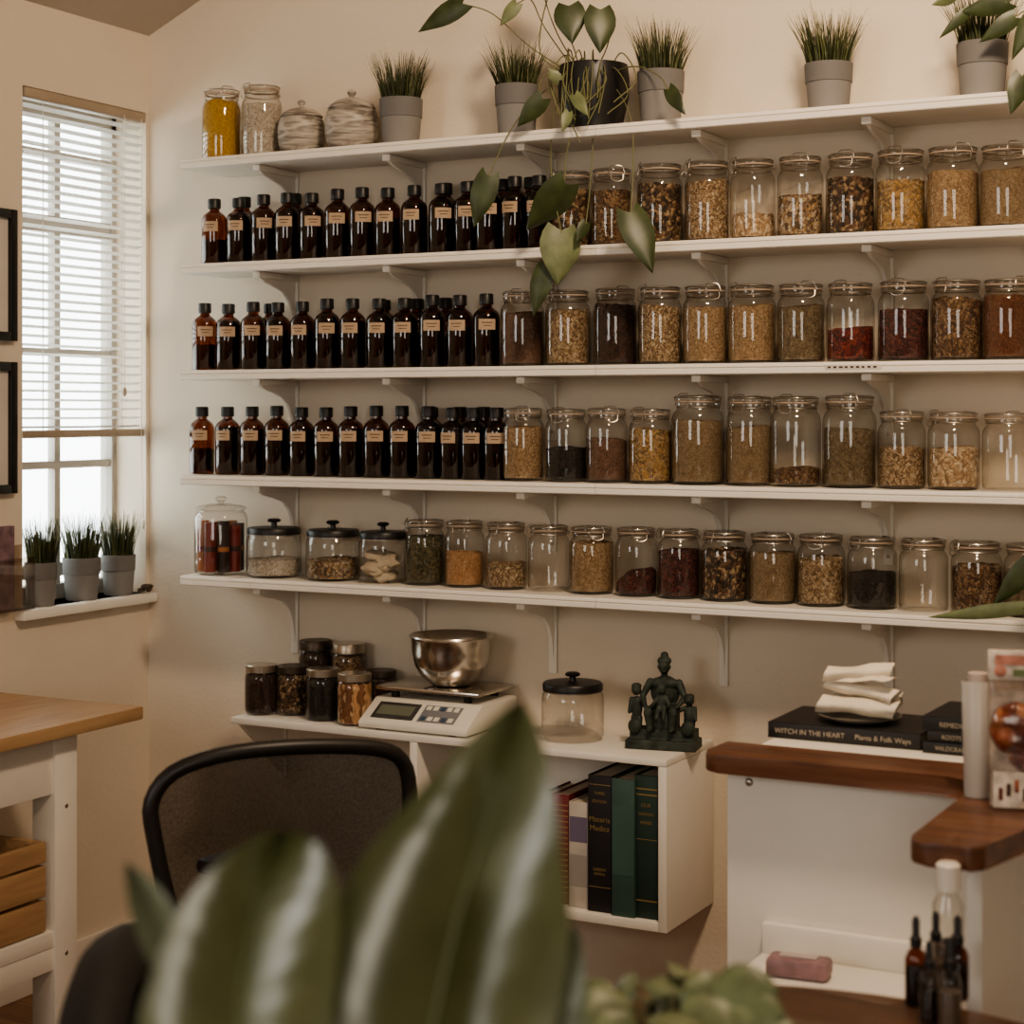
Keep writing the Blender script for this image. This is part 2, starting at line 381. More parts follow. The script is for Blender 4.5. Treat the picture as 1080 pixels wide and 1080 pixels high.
def fido(R,h,content,level,tilt=0):
    b=MB()
    prof=[(R*.82,.0015),(R*.95,.004),(R,.014),(R,h*.68),(R*.975,h*.73),(R*.90,h*.775),(R*.83,h*.80),(R*.82,h*.84)]
    b.lathe([(0,.006),(R*.7,.004),(R*.82,.0015),]+prof[1:]+[(R*.88,h*.85),(R*.88,h*.875),(R*.78,h*.878)],GL,seg=36)
    b.lathe([(R*.80,h*.878),(R*.885,h*.88),(R*.885,h*.895),(R*.80,h*.897)],GASK,seg=36)
    b.lathe([(R*.80,h*.899),(R*.89,h*.90),(R*.90,h*.925),(R*.86,h*.95),(R*.72,h*.958),(R*.66,h*.945),(R*.3,h*.95),(0,h*.952)],GL,seg=36)
    def ringw(r,z,rad): b.tube([(r*math.cos(2*math.pi*i/32),r*math.sin(2*math.pi*i/32),z) for i in range(32)],rad,WIRE,seg=6,closed=True)
    ringw(R*.85,h*.825,.0012); ringw(R*.91,h*.935,.0011)
    a0=R_.uniform(-2.6,-.6)
    ca,sa=math.cos(a0),math.sin(a0); tx,ty=-sa,ca
    def P(r,t,z): return (r*ca+t*tx,r*sa+t*ty,z)
    b.tube(cat([P(R*.86,-.018,h*.825),P(R*.98,-.019,h*.86),P(R*.96,-.017,h*.92),P(R*.88,-.012,h*.968),P(R*.84,0,h*.975),P(R*.88,.012,h*.968),P(R*.96,.017,h*.92),P(R*.98,.019,h*.86),P(R*.86,.018,h*.825)],30),.0011,WIRE,seg=6)
    b.tube(cat([P(R*.98,-.015,h*.87),P(R*1.04,-.013,h*.80),P(R*1.05,0,h*.775),P(R*1.04,.013,h*.80),P(R*.98,.015,h*.87)],16),.0011,WIRE,seg=6)
    b.tube([P(-R*.88,-.012,h*.82),P(-R*.97,-.012,h*.86),P(-R*.97,.012,h*.86),P(-R*.88,.012,h*.82)],.0011,WIRE,seg=6)
    b.tube([P(-R*.97,0,h*.86),P(-R*.92,0,h*.945),P(-R*.5,0,h*.962)],.0012,WIRE,seg=6)
    if content: fill(b,[(R*.9,.003)]+prof[1:],.007,h*level,content,tilt)
    return b
def place(u,w,top,y,zs):
    """radius / height / location of a vessel standing on surface zs"""
    p=py(u,top,y); D=dep(p); return w*D/F/2, p.z-zs, Vector((p.x,y,zs+.0006))
jars={
 1:[(602,44,178,'mixdark',.72),(645,44,175,'brown',.68),(696,49,170,'mixdark',.7),(746,48,167,'beige',.72),(794,48,165,'chip',.30),(844,49,162,'mixwhite',.5),(897,52,159,'mixdark',.66),(950,53,155,'gold',.6),(1005,56,152,'tan',.66),(1061,56,150,'seed',.68)],
 2:[(551,47,304,'pinkbrown',.68),(599,48,303,'beige',.7),(649,47,301,'darkbrown',.74),(696,47,299,'beige',.7),(744,48,298,'tan',.68),(793,51,297,'tan',.7),(845,51,296,'olive',.68),(897,51,295,'red',.4),(953,54,293,'purple',.6),(1009,55,292,'brown',.72),(1064,56,291,'redbrown',.74)],
 3:[(552,45,427,'tan',.7),(597,46,428,'black',.44),(640,45,427,'pinkbrown',.55),(686,47,428,'gold',.68),(736,56,413,'seed',.68),(791,51,414,'seed',.62),(839,54,414,'brown',.18),(896,57,413,'olive',.6),(951,51,430,'beige',.5),(1006,55,431,'chip',.5),(1064,56,432,None,0)],
 4:[(448,43,545,'green',.7),(490,43,546,'orange',.5),(534,45,548,'beige',.36),(579,45,551,None,0),(624,48,552,'tan',.72),(671,45,553,'purple',.25),(716,46,555,'purple',.66),(764,50,557,'mixdark',.7),(815,51,559,'seed',.68),(866,51,560,'beige',.62),(920,53,563,'black',.46),(974,52,565,None,0),(1030,54,568,'brown',.64),(1086,54,570,'olive',.55)],
}
for s,lst in jars.items():
    for (u,w,top,c,lv) in lst:
        R,h,loc=place(u,w*.99,top,-.105,SZ[s])
        til=.022 if (c=='purple' and lv<.3) else R_.uniform(-.006,.006)
        fido(R,h,H_[c] if c else None,lv,til).obj('storage_jar',loc)
for (u,w,top,c,lv) in [(234,41,92,'yellow',.80),(276,42,88,'white',.7)]:
    R,h,loc=place(u,w,top,-.105,SZ[0]); fido(R,h,H_[c],lv).obj('storage_jar',loc)

# ---------------- amber bottles ----------------
def bottle_mesh(level,liq):
    b=MB(); R=.0325; h=.176
    prof=[(0,.004),(R*.7,.003),(R*.9,0),(R,.005),(R,h*.66),(R*.97,h*.70),(R*.85,h*.745),(R*.6,h*.785),(R*.42,h*.81),(R*.40,h*.86)]
    b.lathe(prof,AMB,seg=28)
    ip=[(R*.9,.003),(R,.005)]+prof[4:]
    z1=h*level; pr=[(0,.006)]+[(interp(ip,.006+(z1-.006)*i/8)*.93,.006+(z1-.006)*i/8) for i in range(9)]+[(0,z1)]
    b.lathe(pr,liq,seg=24)
    b.lathe([(R*.46,h*.845),(R*.52,h*.85),(R*.52,h*.975),(R*.48,h*.99),(0,h*.992)],CAP,seg=24)
    def patch(a0,a1,z0,z1,r,m):
        rows=[[Vector((r*math.cos(a0+(a1-a0)*k/8),r*math.sin(a0+(a1-a0)*k/8),z)) for k in range(9)] for z in (z0,z1)]
        b.grid(rows,m)
    c=math.radians(-68+R_.uniform(-12,12)); d=.66
    patch(c-d,c+d,h*.50,h*.645,R*1.006,LABEL)
    patch(c-.4,c+.4,h*.59,h*.602,R*1.012,INK); patch(c-.28,c+.3,h*.55,h*.56,R*1.012,INK)
    o=b.obj('tmp'); me=o.data; bpy.data.objects.remove(o); me.name='apothecary_bottle'; return me
BM=[bottle_mesh(.74,LIQ),bottle_mesh(.7,LIQ),bottle_mesh(.66,LIQ),bottle_mesh(.55,LIQ),bottle_mesh(.38,LIQ2)]
def bottles(s,us,y=-.09,first=4):
    for k,u in enumerate(us):
        me=BM[first] if k==0 else BM[R_.randrange(0,4)]
        p=py(u,400,y); o=inst('apothecary_bottle',me,(p.x,y,SZ[s]+.0006),R_.uniform(-.3,.3))
        o.scale=(1,1,R_.uniform(.985,1.02)) 
bottles(1,[226,252,278,303,329,356,382,409,437,466,493],-.11)
bottles(1,[516,543,569],-.13,first=0)
bottles(2,[216,241,267,293,319,345,372,400,427,456,485,513],-.10)
bottles(3,[213,240,266,292,318,344,370,397,424,452,478],-.10)
bottles(3,[500,524],-.10,first=1)
def bottles_back(s,us,sc=1.0):
    for u in us:
        p=py(u,400,-.036); o=inst('apothecary_bottle',BM[0],(p.x,-.036,SZ[s]+.0006),0); o.scale=(1,1,sc)
bottles_back(1,[258,311,470,500,531,560],1.06); bottles_back(2,[285,405,440,470]); bottles_back(3,[455,485,510])

# ---------------- ceramics on the top shelf ----------------
m,nt,bs=nodes('marbled_stoneware')
tc=nt.nodes.new('ShaderNodeTexCoord'); mp=nt.nodes.new('ShaderNodeMapping'); mp.inputs['Scale'].default_value=(6,6,40)
n=nt.nodes.new('ShaderNodeTexNoise'); n.inputs['Scale'].default_value=1.8; n.inputs['Detail'].default_value=6; n.inputs['Distortion'].default_value=1.2
r=nt.nodes.new('ShaderNodeValToRGB'); r.color_ramp.elements[0].position=.38; r.color_ramp.elements[0].color=(.18,.155,.13,1); r.color_ramp.elements[1].position=.58; r.color_ramp.elements[1].color=(.48,.43,.37,1)
nt.links.new(tc.outputs['Object'],mp.inputs[0]); nt.links.new(mp.outputs[0],n.inputs['Vector']); nt.links.new(n.outputs[0],r.inputs[0]); nt.links.new(r.outputs[0],bs.inputs['Base Color']); bs.inputs['Roughness'].default_value=.5
STONE=m
for (u,w,top) in [(318,50,106),(371,57,95)]:
    R,h,loc=place(u,w,top,-.10,SZ[0]); b=MB()
    b.lathe([(0,.002),(R*.62,0),(R*.72,.004),(R*.92,h*.14),(R,h*.30),(R,h*.50),(R*.92,h*.64),(R*.84,h*.68)],STONE)
    b.lathe([(R*.86,h*.68),(R*.90,h*.70),(R*.84,h*.74),(R*.6,h*.81),(R*.25,h*.86),(R*.10,h*.87),(R*.09,h*.90),(R*.16,h*.93),(R*.17,h*.97),(R*.1,h),(0,h)],STONE)
    b.obj('lidded_ceramic_jar',loc)

# ---------------- grass pots ----------------
def grass_pot(u,w,vpot,vgrass,y,zs,xpl=None,spread=1.0):
    if xpl is None: p=py(u,vpot,y)
    else: p=px(u,vpot,xpl)
    D=dep(p); R=w*D/F/2; hp=p.z-zs; hg=(vpot-vgrass)*D/F
    b=MB()
    b.lathe([(0,.002),(R*.80,0),(R*.82,.003),(R*.93,hp*.60)],POTG)
    b.lathe([(R*.93,hp*.60),(R*.97,hp*.61),(R,hp*.99),(R*.97,hp),(R*.91,hp*.99),(R*.88,hp*.85)],POTG2)
    b.lathe([(R*.88,hp*.85),(R*.5,hp*.88),(0,hp*.9)],SOIL)
    for k in range(330):
        a=R_.uniform(0,6.283); rr=R*.84*math.sqrt(R_.random()); base=Vector((rr*math.cos(a),rr*math.sin(a),hp*.86))
        L=(hg+hp*.15)*R_.uniform(.5,1.0)*(1 if R_.random()<.85 else 1.1); lean=(.1+.62*rr/R)*R_.uniform(.3,1.25)*spread; a2=a+R_.uniform(-.5,.5)
        out=Vector((math.cos(a2),math.sin(a2),0)); side=Vector((-math.sin(R_.uniform(0,6.28)),math.cos(R_.uniform(0,6.28)),0)).normalized()
        wd=.0019; m=GRASS if R_.random()<.62 else GRASS2; rows=[]
        for i in range(5):
            t=i/4; c=base+Vector((0,0,L*t*(1-.08*lean*t)))+out*(L*lean*t*t*.45+L*.35*lean*t); ww=wd*(1-t*.85)
            rows.append([c-side*ww,c+side*ww])
        b.grid(rows,m)
    return b.obj('potted_grass',(p.x,p.y,zs+.0006),recalc=False)
for (u,w,vp,vg) in [(423,46,105,55),(545,47,91,46),(697,50,76,22),(874,51,68,10),(1036,54,46,-14)]:
    grass_pot(u,w,vp,vg,-.11,SZ[0],spread=.9)
for (u,w,vp,vg) in [(43,34,593,545),(86,40,588,540),(125,36,585,540)]:
    grass_pot(u,w,vp,vg,0,wz0+.0005,xpl=-.03 if u>50 else -.022,spread=.55)
b=MB()
for k in range(9):
    b.ell((R_.uniform(-.012,.012),R_.uniform(-.012,.012),.008+R_.uniform(0,.012)),(.009,.007,.006),mat('dried_seed_pod',(.08,.05,.035),.8),nz=.3,nf=80,seg=10,rings=8)
b.obj('dried_seed_pods',(.018,-.035,wz0+.002))

# ---------------- vine leaves ----------------
WH=[.62,.88,1.0,.98,.86,.68,.47,.25,0]; WR=[.3,.68,.9,1,1,.92,.75,.48,0]
def heart(b,A,B,w,m,nrm=None,cup=.18,heartf=.16,W=WH,jit=.45):
    A=Vector(A);B=Vector(B); L=(B-A).length; d=(B-A)/L
    n=(C-A).normalized() if nrm is None else Vector(nrm)
    n=(n+Vector([R_.uniform(-jit,jit) for _ in range(3)])); n=(n-d*n.dot(d)).normalized(); s=d.cross(n)
    N=len(W)-1; rows=[]
    for i,wv in enumerate(W):
        t=i/N; row=[]
        for k in range(-4,5):
            q=k/4; back=heartf*L*max(0,1-t*2.6)*(abs(q)**1.3)
            pos=A+d*(L*t-back)+s*(q*w/2*wv)+n*(cup*w*(-(q*q)*.5+.12*abs(q)))-n*(L*.18*t*t)
            row.append(pos)
        rows.append(row)
    b.grid(rows,m)
def vine_plant(name,stems,leaves,pot=None):
    b=MB()
    for pts,y0,y1 in stems:
        n=len(pts); P=[py(u,v,y0+(y1-y0)*i/(n-1)) for i,(u,v) in enumerate(pts)]
        b.tube(cat(P,18),.0015,STEM,seg=6)
    for (a,c,w,y,m) in leaves:
        A=py(*a,y); Bp=py(*c,y-.02); heart(b,A,Bp,w*dep(A)/F,m)
    if pot:
        u,w,vt,y,zs,pm=pot; p=py(u,vt,y); R=w*dep(p)/F/2; h=p.z-zs; cc=(p.x,y,zs+.0006)
        b.lathe([(0,.002),(R*.7,0),(R*.78,.004),(R*.98,h*.5),(R,h*.8),(R*.95,h),(R*.89,h*.97),(R*.88,h*.85)],pm,c=cc); b.lathe([(R*.88,h*.85),(0,h*.88)],SOIL,c=cc)
    return b
BP=mat('black_pot',(.015,.014,.014),.4)
L1,L2=VINE,VINE2
yv=-.24
stems=[([(610,82),(560,50),(520,15),(488,4)],-.11,yv),([(615,80),(590,40),(575,0),(566,-45)],-.11,-.2),([(612,80),(605,50),(590,20),(600,8)],-.11,-.2),
([(625,80),(640,50),(645,20),(633,10)],-.11,-.2),([(610,80),(575,30),(560,0),(545,4)],-.11,-.2),
([(600,80),(575,80),(568,95),(572,106)],-.11,-.24),([(640,78),(670,70),(695,80),(705,95)],-.11,-.24),
([(600,78),(570,100),(540,135),(515,186)],-.11,-.27),([(612,78),(608,120),(598,160),(595,196)],-.11,-.27),
([(606,78),(584,120),(582,190),(592,244)],-.11,-.28),([(640,78),(664,120),(668,170),(665,226)],-.11,-.28),([(592,244),(588,262),(580,272),(575,283)],-.28,-.28),
([(618,80),(625,140),(622,200),(618,236)],-.11,-.27),([(606,82),(572,60),(572,20),(590,-40)],-.11,-.2),([(606,82),(585,95),(600,125),(612,150)],-.11,-.24)]
for k in range(26):
    u0=R_.uniform(596,640); a=R_.uniform(-32,32); stems.append(([(u0,82),(u0+a*.5,60+R_.uniform(-10,20)),(u0+a,90+R_.uniform(-15,15)),(u0+a*.4-5,118+R_.uniform(-15,15))],-.11,-.235))
leaves=[((488,4),(437,32),24,yv,L1),((600,6),(603,42),34,-.2,L1),((633,10),(634,52),34,-.2,L1),((545,4),(527,26),15,-.2,L2),((572,104),(546,134),22,-.24,L1),((705,94),(719,119),17,-.24,L1),
((515,186),(499,238),28,-.27,L1),((597,195),(558,246),40,-.27,L1),((592,243),(590,299),44,-.28,L2),((665,224),(690,282),36,-.28,L1),((575,282),(560,332),24,-.28,L1),((618,235),(610,255),14,-.27,L1),
((585,-12),(560,-40),30,-.2,L1),((606,100),(618,120),14,-.24,L2),((590,85),(578,72),12,-.22,L2),((600,118),(594,138),12,-.25,L2)]
b=vine_plant('v',stems,leaves,(626,76,70,-.10,SZ[0],BP)); b.obj('potted_philodendron',recalc=False)
stems=[([(1110,30),(1090,-10),(1075,-5),(1062,3)],-.11,-.2),([(1110,30),(1090,10),(1080,12),(1070,18)],-.11,-.2),([(1112,30),(1095,50),(1085,70),(1078,82)],-.11,-.25),
([(1118,30),(1128,150),(1118,350),(1090,592)],-.11,-.3),([(1090,592),(1100,610),(1095,630),(1078,641)],-.3,-.34),([(1062,3),(1040,-10),(1020,-10),(1005,-2)],-.2,-.22)]
leaves=[((1064,2),(1010,14),22,-.2,L1),((1070,18),(1034,44),20,-.2,L1),((1020,12),(992,40),12,-.2,L1),((1078,80),(1068,118),24,-.25,L1),((1005,-2),(984,6),12,-.22,L2),((1090,592),(1048,640),26,-.3,L1),((1078,641),(975,654),16,-.34,L2),((1092,12),(1066,60),22,-.2,L1)]
b=vine_plant('v',stems,leaves,(1118,50,48,-.10,SZ[0],BP)); b.obj('trailing_pothos',recalc=False)

# ---------------- special jars on the bottom shelf ----------------
R,h,loc=place(233,56,523,-.11,SZ[4]); b=MB()
b.lathe([(0,.005),(R*.8,.002),(R*.97,.004),(R,.014),(R,h*.72),(R*.94,h*.78),(R*.86,h*.80),(R*.86,h*.815),(R*.95,h*.825)],GL)
b.lathe([(R*.95,h*.83),(R*.96,h*.845),(R*.85,h*.87),(R*.4,h*.895),(R*.12,h*.90),(R*.10,h*.92),(R*.2,h*.94),(R*.22,h*.965),(R*.15,h*.99),(0,h)],GL)
RODS=[mat('red_tube',(.16,.025,.018),.35),mat('dark_tube',(.025,.015,.015),.3),mat('orange_tube',(.33,.12,.04),.4)]
for k in range(9):
    a=k*2*math.pi/8; rr=R*.66 if k<8 else 0; cx,cy=rr*math.cos(a),rr*math.sin(a); r0=R*.22; hz=h*(.62+.08*R_.random())
    b.lathe([(0,.008),(r0,.008),(r0,hz),(0,hz+.001)],RODS[k%3],c=(cx,cy,0),seg=14)
    b.lathe([(r0*1.04,h*.3),(r0*1.04,h*.36)],RODS[(k+1)%3],c=(cx,cy,0),seg=14)
b.obj('apothecary_glass_jar',loc)
def lidjar(u,w,top,y,zs,c,lv,name='black_lidded_jar'):
    R,h,loc=place(u,w,top,y,zs); b=MB()
    pr=[(R*.9,.002),(R,.012),(R,h*.60),(R*.97,h*.68),(R*.90,h*.73),(R*.90,h*.76)]
    b.lathe([(0,.005),(R*.8,.001)]+pr,GL)
    b.lathe([(R*.90,h*.735),(R*.965,h*.74),(R*.97,h*.82),(R*.92,h*.85),(R*.5,h*.865),(R*.12,h*.87),(R*.10,h*.93),(R*.22,h*.945),(R*.25,h*.975),(R*.18,h*.998),(0,h)],CAP)
    b.lathe([(R*.92,h*.715),(R*.95,h*.72),(R*.95,h*.732),(R*.92,h*.735)],WIRE)
    if c=='cloth':
        for k in range(8): b.ell((R_.uniform(-.4,.4)*R,R_.uniform(-.4,.4)*R,h*(.1+.05*k)),(R*.5,R*.4,h*.09),mat('cotton_pouch',(.5,.42,.32),.9),rot=Matrix.Rotation(R_.uniform(-1,1),3,'Z')@Matrix.Rotation(.3,3,'X'),nz=.5,nf=60,seg=14,rings=8)
    elif c: fill(b,pr,.006,h*lv,H_[c],.003)
    return b.obj(name,loc)
lidjar(289,58,547,-.11,SZ[4],'white',.3); lidjar(351,57,549,-.11,SZ[4],'mixwhite',.34); lidjar(404,52,551,-.11,SZ[4],'cloth',.4)

# ---------------- wall desk with cubby ----------------
DZ=H-.757; DD=.28; xd0=py(243,757,-DD).x; xd1=py(703,800,-DD).x; CB=H-1.133; th=.02
b=MB()
b.box2((xd0,-DD,DZ-.016),(xd1,-.001,DZ),WHITE,bev=.002)
xc0=py(432,800,-DD).x
b.box2((xd1-th,-DD,CB),(xd1,-.001,DZ-.0165),WHITE,bev=.0015)
b.box2((xc0,-DD,CB),(xc0+th,-.001,DZ-.0165),WHITE,bev=.0015)
b.box2((xc0+th,-DD,CB),(xd1-th,-.001,CB+th),WHITE,bev=.0015)
b.box2((xc0+th,-.008,CB+th),(xd1-th,-.001,DZ-.0165),WHITE)
for u in (300,):
    x=py(u,700,0).x; b.box2((x-.011,-.01,DZ-.20),(x+.011,-.0008,DZ-.017),WHITE); b.prof_x([(-.2,DZ-.017),(-.2,DZ-.03),(-.01,DZ-.19),(-.01,DZ-.017)],x-.005,x+.005,WHITE)
b.obj('wall_desk')
GOLD=mat('gilt_print',(.42,.29,.12),.4,metal=.6); PAGE=mat('book_pages',(.62,.53,.41),.9); CREAMT=mat('cream_print',(.45,.38,.29),.7)
def text(parent,s,size,loc,m,name,rz=0):
    cu=bpy.data.curves.new('t','FONT'); cu.body=s; cu.size=size; cu.align_x='CENTER'; cu.extrude=.0003; cu.materials.append(m)
    t=bpy.data.objects.new(name,cu); bpy.context.scene.collection.objects.link(t); t.parent=parent; t.location=loc; t.rotation_euler=(math.pi/2,0,rz); return t
BKG=empty('book_row',(xd1-.1,-.25,CB+th))
def book(name,u0,u1,vt,col,dy=0,bands=(),txt=None,rough=.6):
    y=-.262+dy; a=py(u0,vt,y); c=py(u1,vt,y); zt=(a.z+c.z)/2; z0=CB+th+.0006; m=mat('cover_'+name,col,rough,var=.1,scale=20); b=MB(); dp=.2
    if y+dp>-.012: dp=-.012-y
    b.box2((a.x,y,z0),(c.x,y+.006,zt),m,bev=.0015); b.box2((a.x,y+.003,z0),(a.x+.003,y+dp,zt),m); b.box2((c.x-.003,y+.003,z0),(c.x,y+dp,zt),m)
    b.box2((a.x+.003,y+.005,z0+.003),(c.x-.003,y+dp-.004,zt-.004),PAGE)
    for f0,f1,bm_ in bands: b.box2((a.x+.002,y-.0006,z0+(zt-z0)*f0),(c.x-.002,y+.001,z0+(zt-z0)*f1),bm_)
    o=b.obj(name,-BKG.location); o.parent=BKG
    if txt:
        for (s,f,size) in txt: text(BKG,s,size,Vector(((a.x+c.x)/2,y-.0008,z0+(zt-z0)*f))-BKG.location,GOLD,name+'_title')
    return o
book('burgundy_book',560,582,842,(.12,.015,.015),.02,[(.1,.12,GOLD),(.9,.92,GOLD)])
book('red_patterned_book',582,600,838,(.17,.022,.02),.02,[(k*.05,k*.05+.012,GOLD) for k in range(2,19)])
book('white_book',600,620,846,(.5,.45,.4),.01,[(.62,.86,mat('lilac',(.16,.13,.2),.6)),(.2,.5,mat('grey_print',(.33,.3,.27),.6))])
book('materia_medica',620,645,818,(.014,.012,.014),0,[(.93,.935,GOLD),(.18,.185,GOLD)],[('Materia',.66,.017),('Medica',.595,.017),('THIRD',.86,.009),('EDITION',.8,.009),('GREEN',.3,.010),('HERBAL',.27,.008)])
book('teal_book',645,669,822,(.045,.09,.076),-.01,[(.3,.8,mat('teal_print',(.055,.11,.092),.5))])
book('green_book',669,694,818,(.018,.040,.030),0,[(.9,.91,GOLD),(.86,.87,GOLD),(.12,.13,GOLD),(.55,.555,GOLD)],[('OUR',.78,.011),('GARDEN',.72,.009),('HERBS',.66,.010)])

# ---------------- things on the wall desk ----------------
ML=mat('dark_tin_lid',(.09,.07,.055),.4,metal=.8)
def mason(u,w,top,y,c,zs=DZ,lid=ML):
    R,h,loc=place(u,w,top,y,zs); b=MB()
    pr=[(R*.88,.002),(R*.98,.008),(R,.018),(R,h*.72),(R*.95,h*.80),(R*.88,h*.84)]
    b.lathe([(0,.004),(R*.8,.001)]+pr,GL)
    b.lathe([(R*.88,h*.84),(R*.94,h*.845),(R*.94,h*.97),(R*.90,h*.985)],lid); b.lathe([(R*.90,h*.985),(R*.86,h*.978),(R*.84,h*.985),(0,h*.985)],STEEL if lid is not ML else ML)
    fill(b,pr,.005,h*.8,c,.001); b.obj('mason_jar',loc)
LL=mat('tin_lid',(.42,.36,.29),.35,metal=.9)
for u,w,top,y,c,l in [(333,36,674,-.05,'darkbrown',ML),(368,38,677,-.05,'brown',LL),(276,36,700,-.2,'darkbrown',LL),(309,36,701,-.17,'mixdark',ML),(341,38,704,-.2,'black',LL),(374,38,709,-.22,'stick',LL),(402,34,706,-.05,'darkbrown',ML)]:
    mason(u,w,top,y,H_[c],lid=l)
SCW=mat('scale_plastic',(.74,.70,.62),.4,var=.02); LCD=mat('lcd_glass',(.16,.17,.13),.2); KEY=mat('key_grey',(.2,.2,.21),.5); KEYB=mat('key_blue',(.05,.08,.13),.5)
p=py(463,765,-.14); sx=p.x
b=MB(); W=.148
b.prof_x([(-.135,.004),(-.135,.018),(-.055,.066),(.115,.066),(.12,.06),(.12,.004)],-W,W,SCW,bev=.004)
sl=math.atan2(.048,.08); rot=Matrix.Rotation(sl,3,'X'); n=rot@Vector((0,0,1))
def onp(x,t,off): q=Vector((x,-.135+.08*t,.018+.048*t)); return q+n*off
b.box(onp(-.065,.5,.0005),(.115,.058,.003),mat('lcd_bezel',(.05,.05,.05),.4),rot=rot,bev=.001)
b.box(onp(-.065,.5,.0025),(.095,.034,.001),LCD,rot=rot)
b.box(onp(.055,.5,.0005),(.10,.06,.002),KEY,rot=rot,bev=.001)
for i in range(5):
    for j in range(2): b.box(onp(.018+i*.0185,.3+.4*j,.002),(.013,.014,.002),SCW if (i+j)%3 else KEYB,rot=rot,bev=.0006)
for x in (-.1,.1):
    for y in (-.04,.09): b.lathe([(.01,.06),(.01,.085)],CAP,c=(x,y,0),seg=12)
    for y in (-.11,.09): b.lathe([(.012,0),(.012,.005)],CAP,c=(x,y,0),seg=12)
b.box((0,.025,.089),(.285,.18,.010),STEEL,bev=.003)
b.obj('kitchen_scale',(sx,-.135,DZ+.0006))
R=88*dep(py(476,680,-.115))/F/2; h=.122; b=MB()
pr=[(0,.002),(R*.42,.0),(R*.5,.004),(R*.72,.022),(R*.88,.05),(R*.95,.08),(R*.97,h*.93),(R*1.02,h*.97),(R*1.0,h),(R*.95,h*.975),(R*.94,.08),(R*.86,.05),(R*.7,.024),(R*.48,.008),(0,.006)]
b.lathe(pr,STEEL,seg=48); q=py(476,680,-.115); b.obj('steel_mixing_bowl',(q.x,-.115,DZ+.0006+.0945),ang=60)
lidjar(604,66,709,-.15,DZ,None,0,'black_lidded_jar')

# ---------------- bronze statue of a seated mother with children ----------------
BRZ=mat('patinated_bronze',(.038,.047,.038),.62,metal=0,var=.55,scale=45,spec=.35)
b=MB(); m=BRZ
b.box((0,0,.010),(.150,.076,.020),m); b.box((0,.006,.029),(.138,.058,.022),m)
b.box((0,.018,.055),(.056,.034,.050),m)
b.ell((0,.010,.082),(.034,.023,.019),m)
b.ell((0,.010,.110),(.026,.016,.034),m); b.ell((0,.009,.137),(.033,.0145,.014),m)
b.ell((0,.015,.118),(.032,.013,.036),m)
b.caps((0,.008,.142),(0,.006,.160),.008,.0072,m)
b.ell((0,.003,.174),(.0128,.0145,.0160),m); b.ell((0,-.0115,.172),(.0028,.003,.004),m)
b.ell((0,-.008,.165),(.0065,.005,.004),m)
for s in(-1,1): b.ell((s*.005,-.0095,.1765),(.003,.002,.002),m); b.ell((s*.0130,.004,.173),(.002,.003,.004),m)
b.ell((0,.007,.186),(.0155,.0155,.0095),m); b.ell((0,.009,.198),(.0085,.0085,.0075),m)
for s in(-1,1):
    b.caps((s*.031,.009,.139),(s*.045,.0,.110),.0085,.0068,m); b.caps((s*.045,.0,.110),(s*.036,-.024,.094),.0065,.005,m); b.ell((s*.034,-.028,.092),(.006,.007,.004),m)
    b.caps((s*.018,.005,.080),(s*.026,-.028,.080),.0150,.0115,m); b.caps((s*.026,-.029,.078),(s*.023,-.025,.044),.011,.008,m); b.ell((s*.023,-.033,.043),(.007,.012,.0045),m)
b.ell((0,-.015,.062),(.033,.014,.024),m)
b.ell((0.003,-.029,.104),(.012,.010,.019),m); b.ell((.003,-.033,.130),(.0098,.0100,.0110),m); b.ell((.003,-.031,.138),(.0095,.009,.005),m)
b.caps((-.006,-.030,.113),(-.014,-.040,.098),.0045,.0036,m); b.caps((.012,-.030,.113),(.020,-.038,.098),.0045,.0036,m)
b.caps((-.003,-.036,.090),(-.005,-.046,.070),.0056,.0042,m); b.caps((.009,-.036,.090),(.010,-.046,.070),.0056,.0042,m)
for s,hh in((-1,1.14),(1,.98)):
    x=s*.057
    b.ell((x,-.006,.074*hh),(.0125,.0105,.025),m); b.ell((x,-.010,.108*hh),(.0105,.011,.0118),m); b.ell((x,-.008,.115*hh),(.0112,.011,.0072),m); b.ell((x,-.021,.107*hh),(.0025,.002,.003),m)
    b.caps((x-.005,-.006,.062),(x-.006,-.010,.042),.0078,.006,m); b.caps((x+.005,-.006,.062),(x+.006,-.010,.042),.0078,.006,m)
    b.caps((x+s*.011,-.006,.090*hh),(x+s*.014,-.015,.066*hh),.005,.004,m); b.caps((x-s*.010,-.008,.090*hh),(x-s*.022,-.020,.084*hh),.005,.004,m)
    b.ell((x,-.024,.047),(.015,.009,.017),m)
q=py(700,780,-.15); o=b.obj('bronze_statue',(q.x,-.15,DZ+.0006),.18,ang=80)
md=o.modifiers.new('rm','REMESH'); md.mode='VOXEL'; md.voxel_size=.0017; md.use_smooth_shade=True
md=o.modifiers.new('sm','SMOOTH'); md.iterations=2; md.factor=.5
zt=.2055; q0=py(700,688,-.15); k=(q0.z-DZ)/zt; o.scale=(k*1.02,k,k)

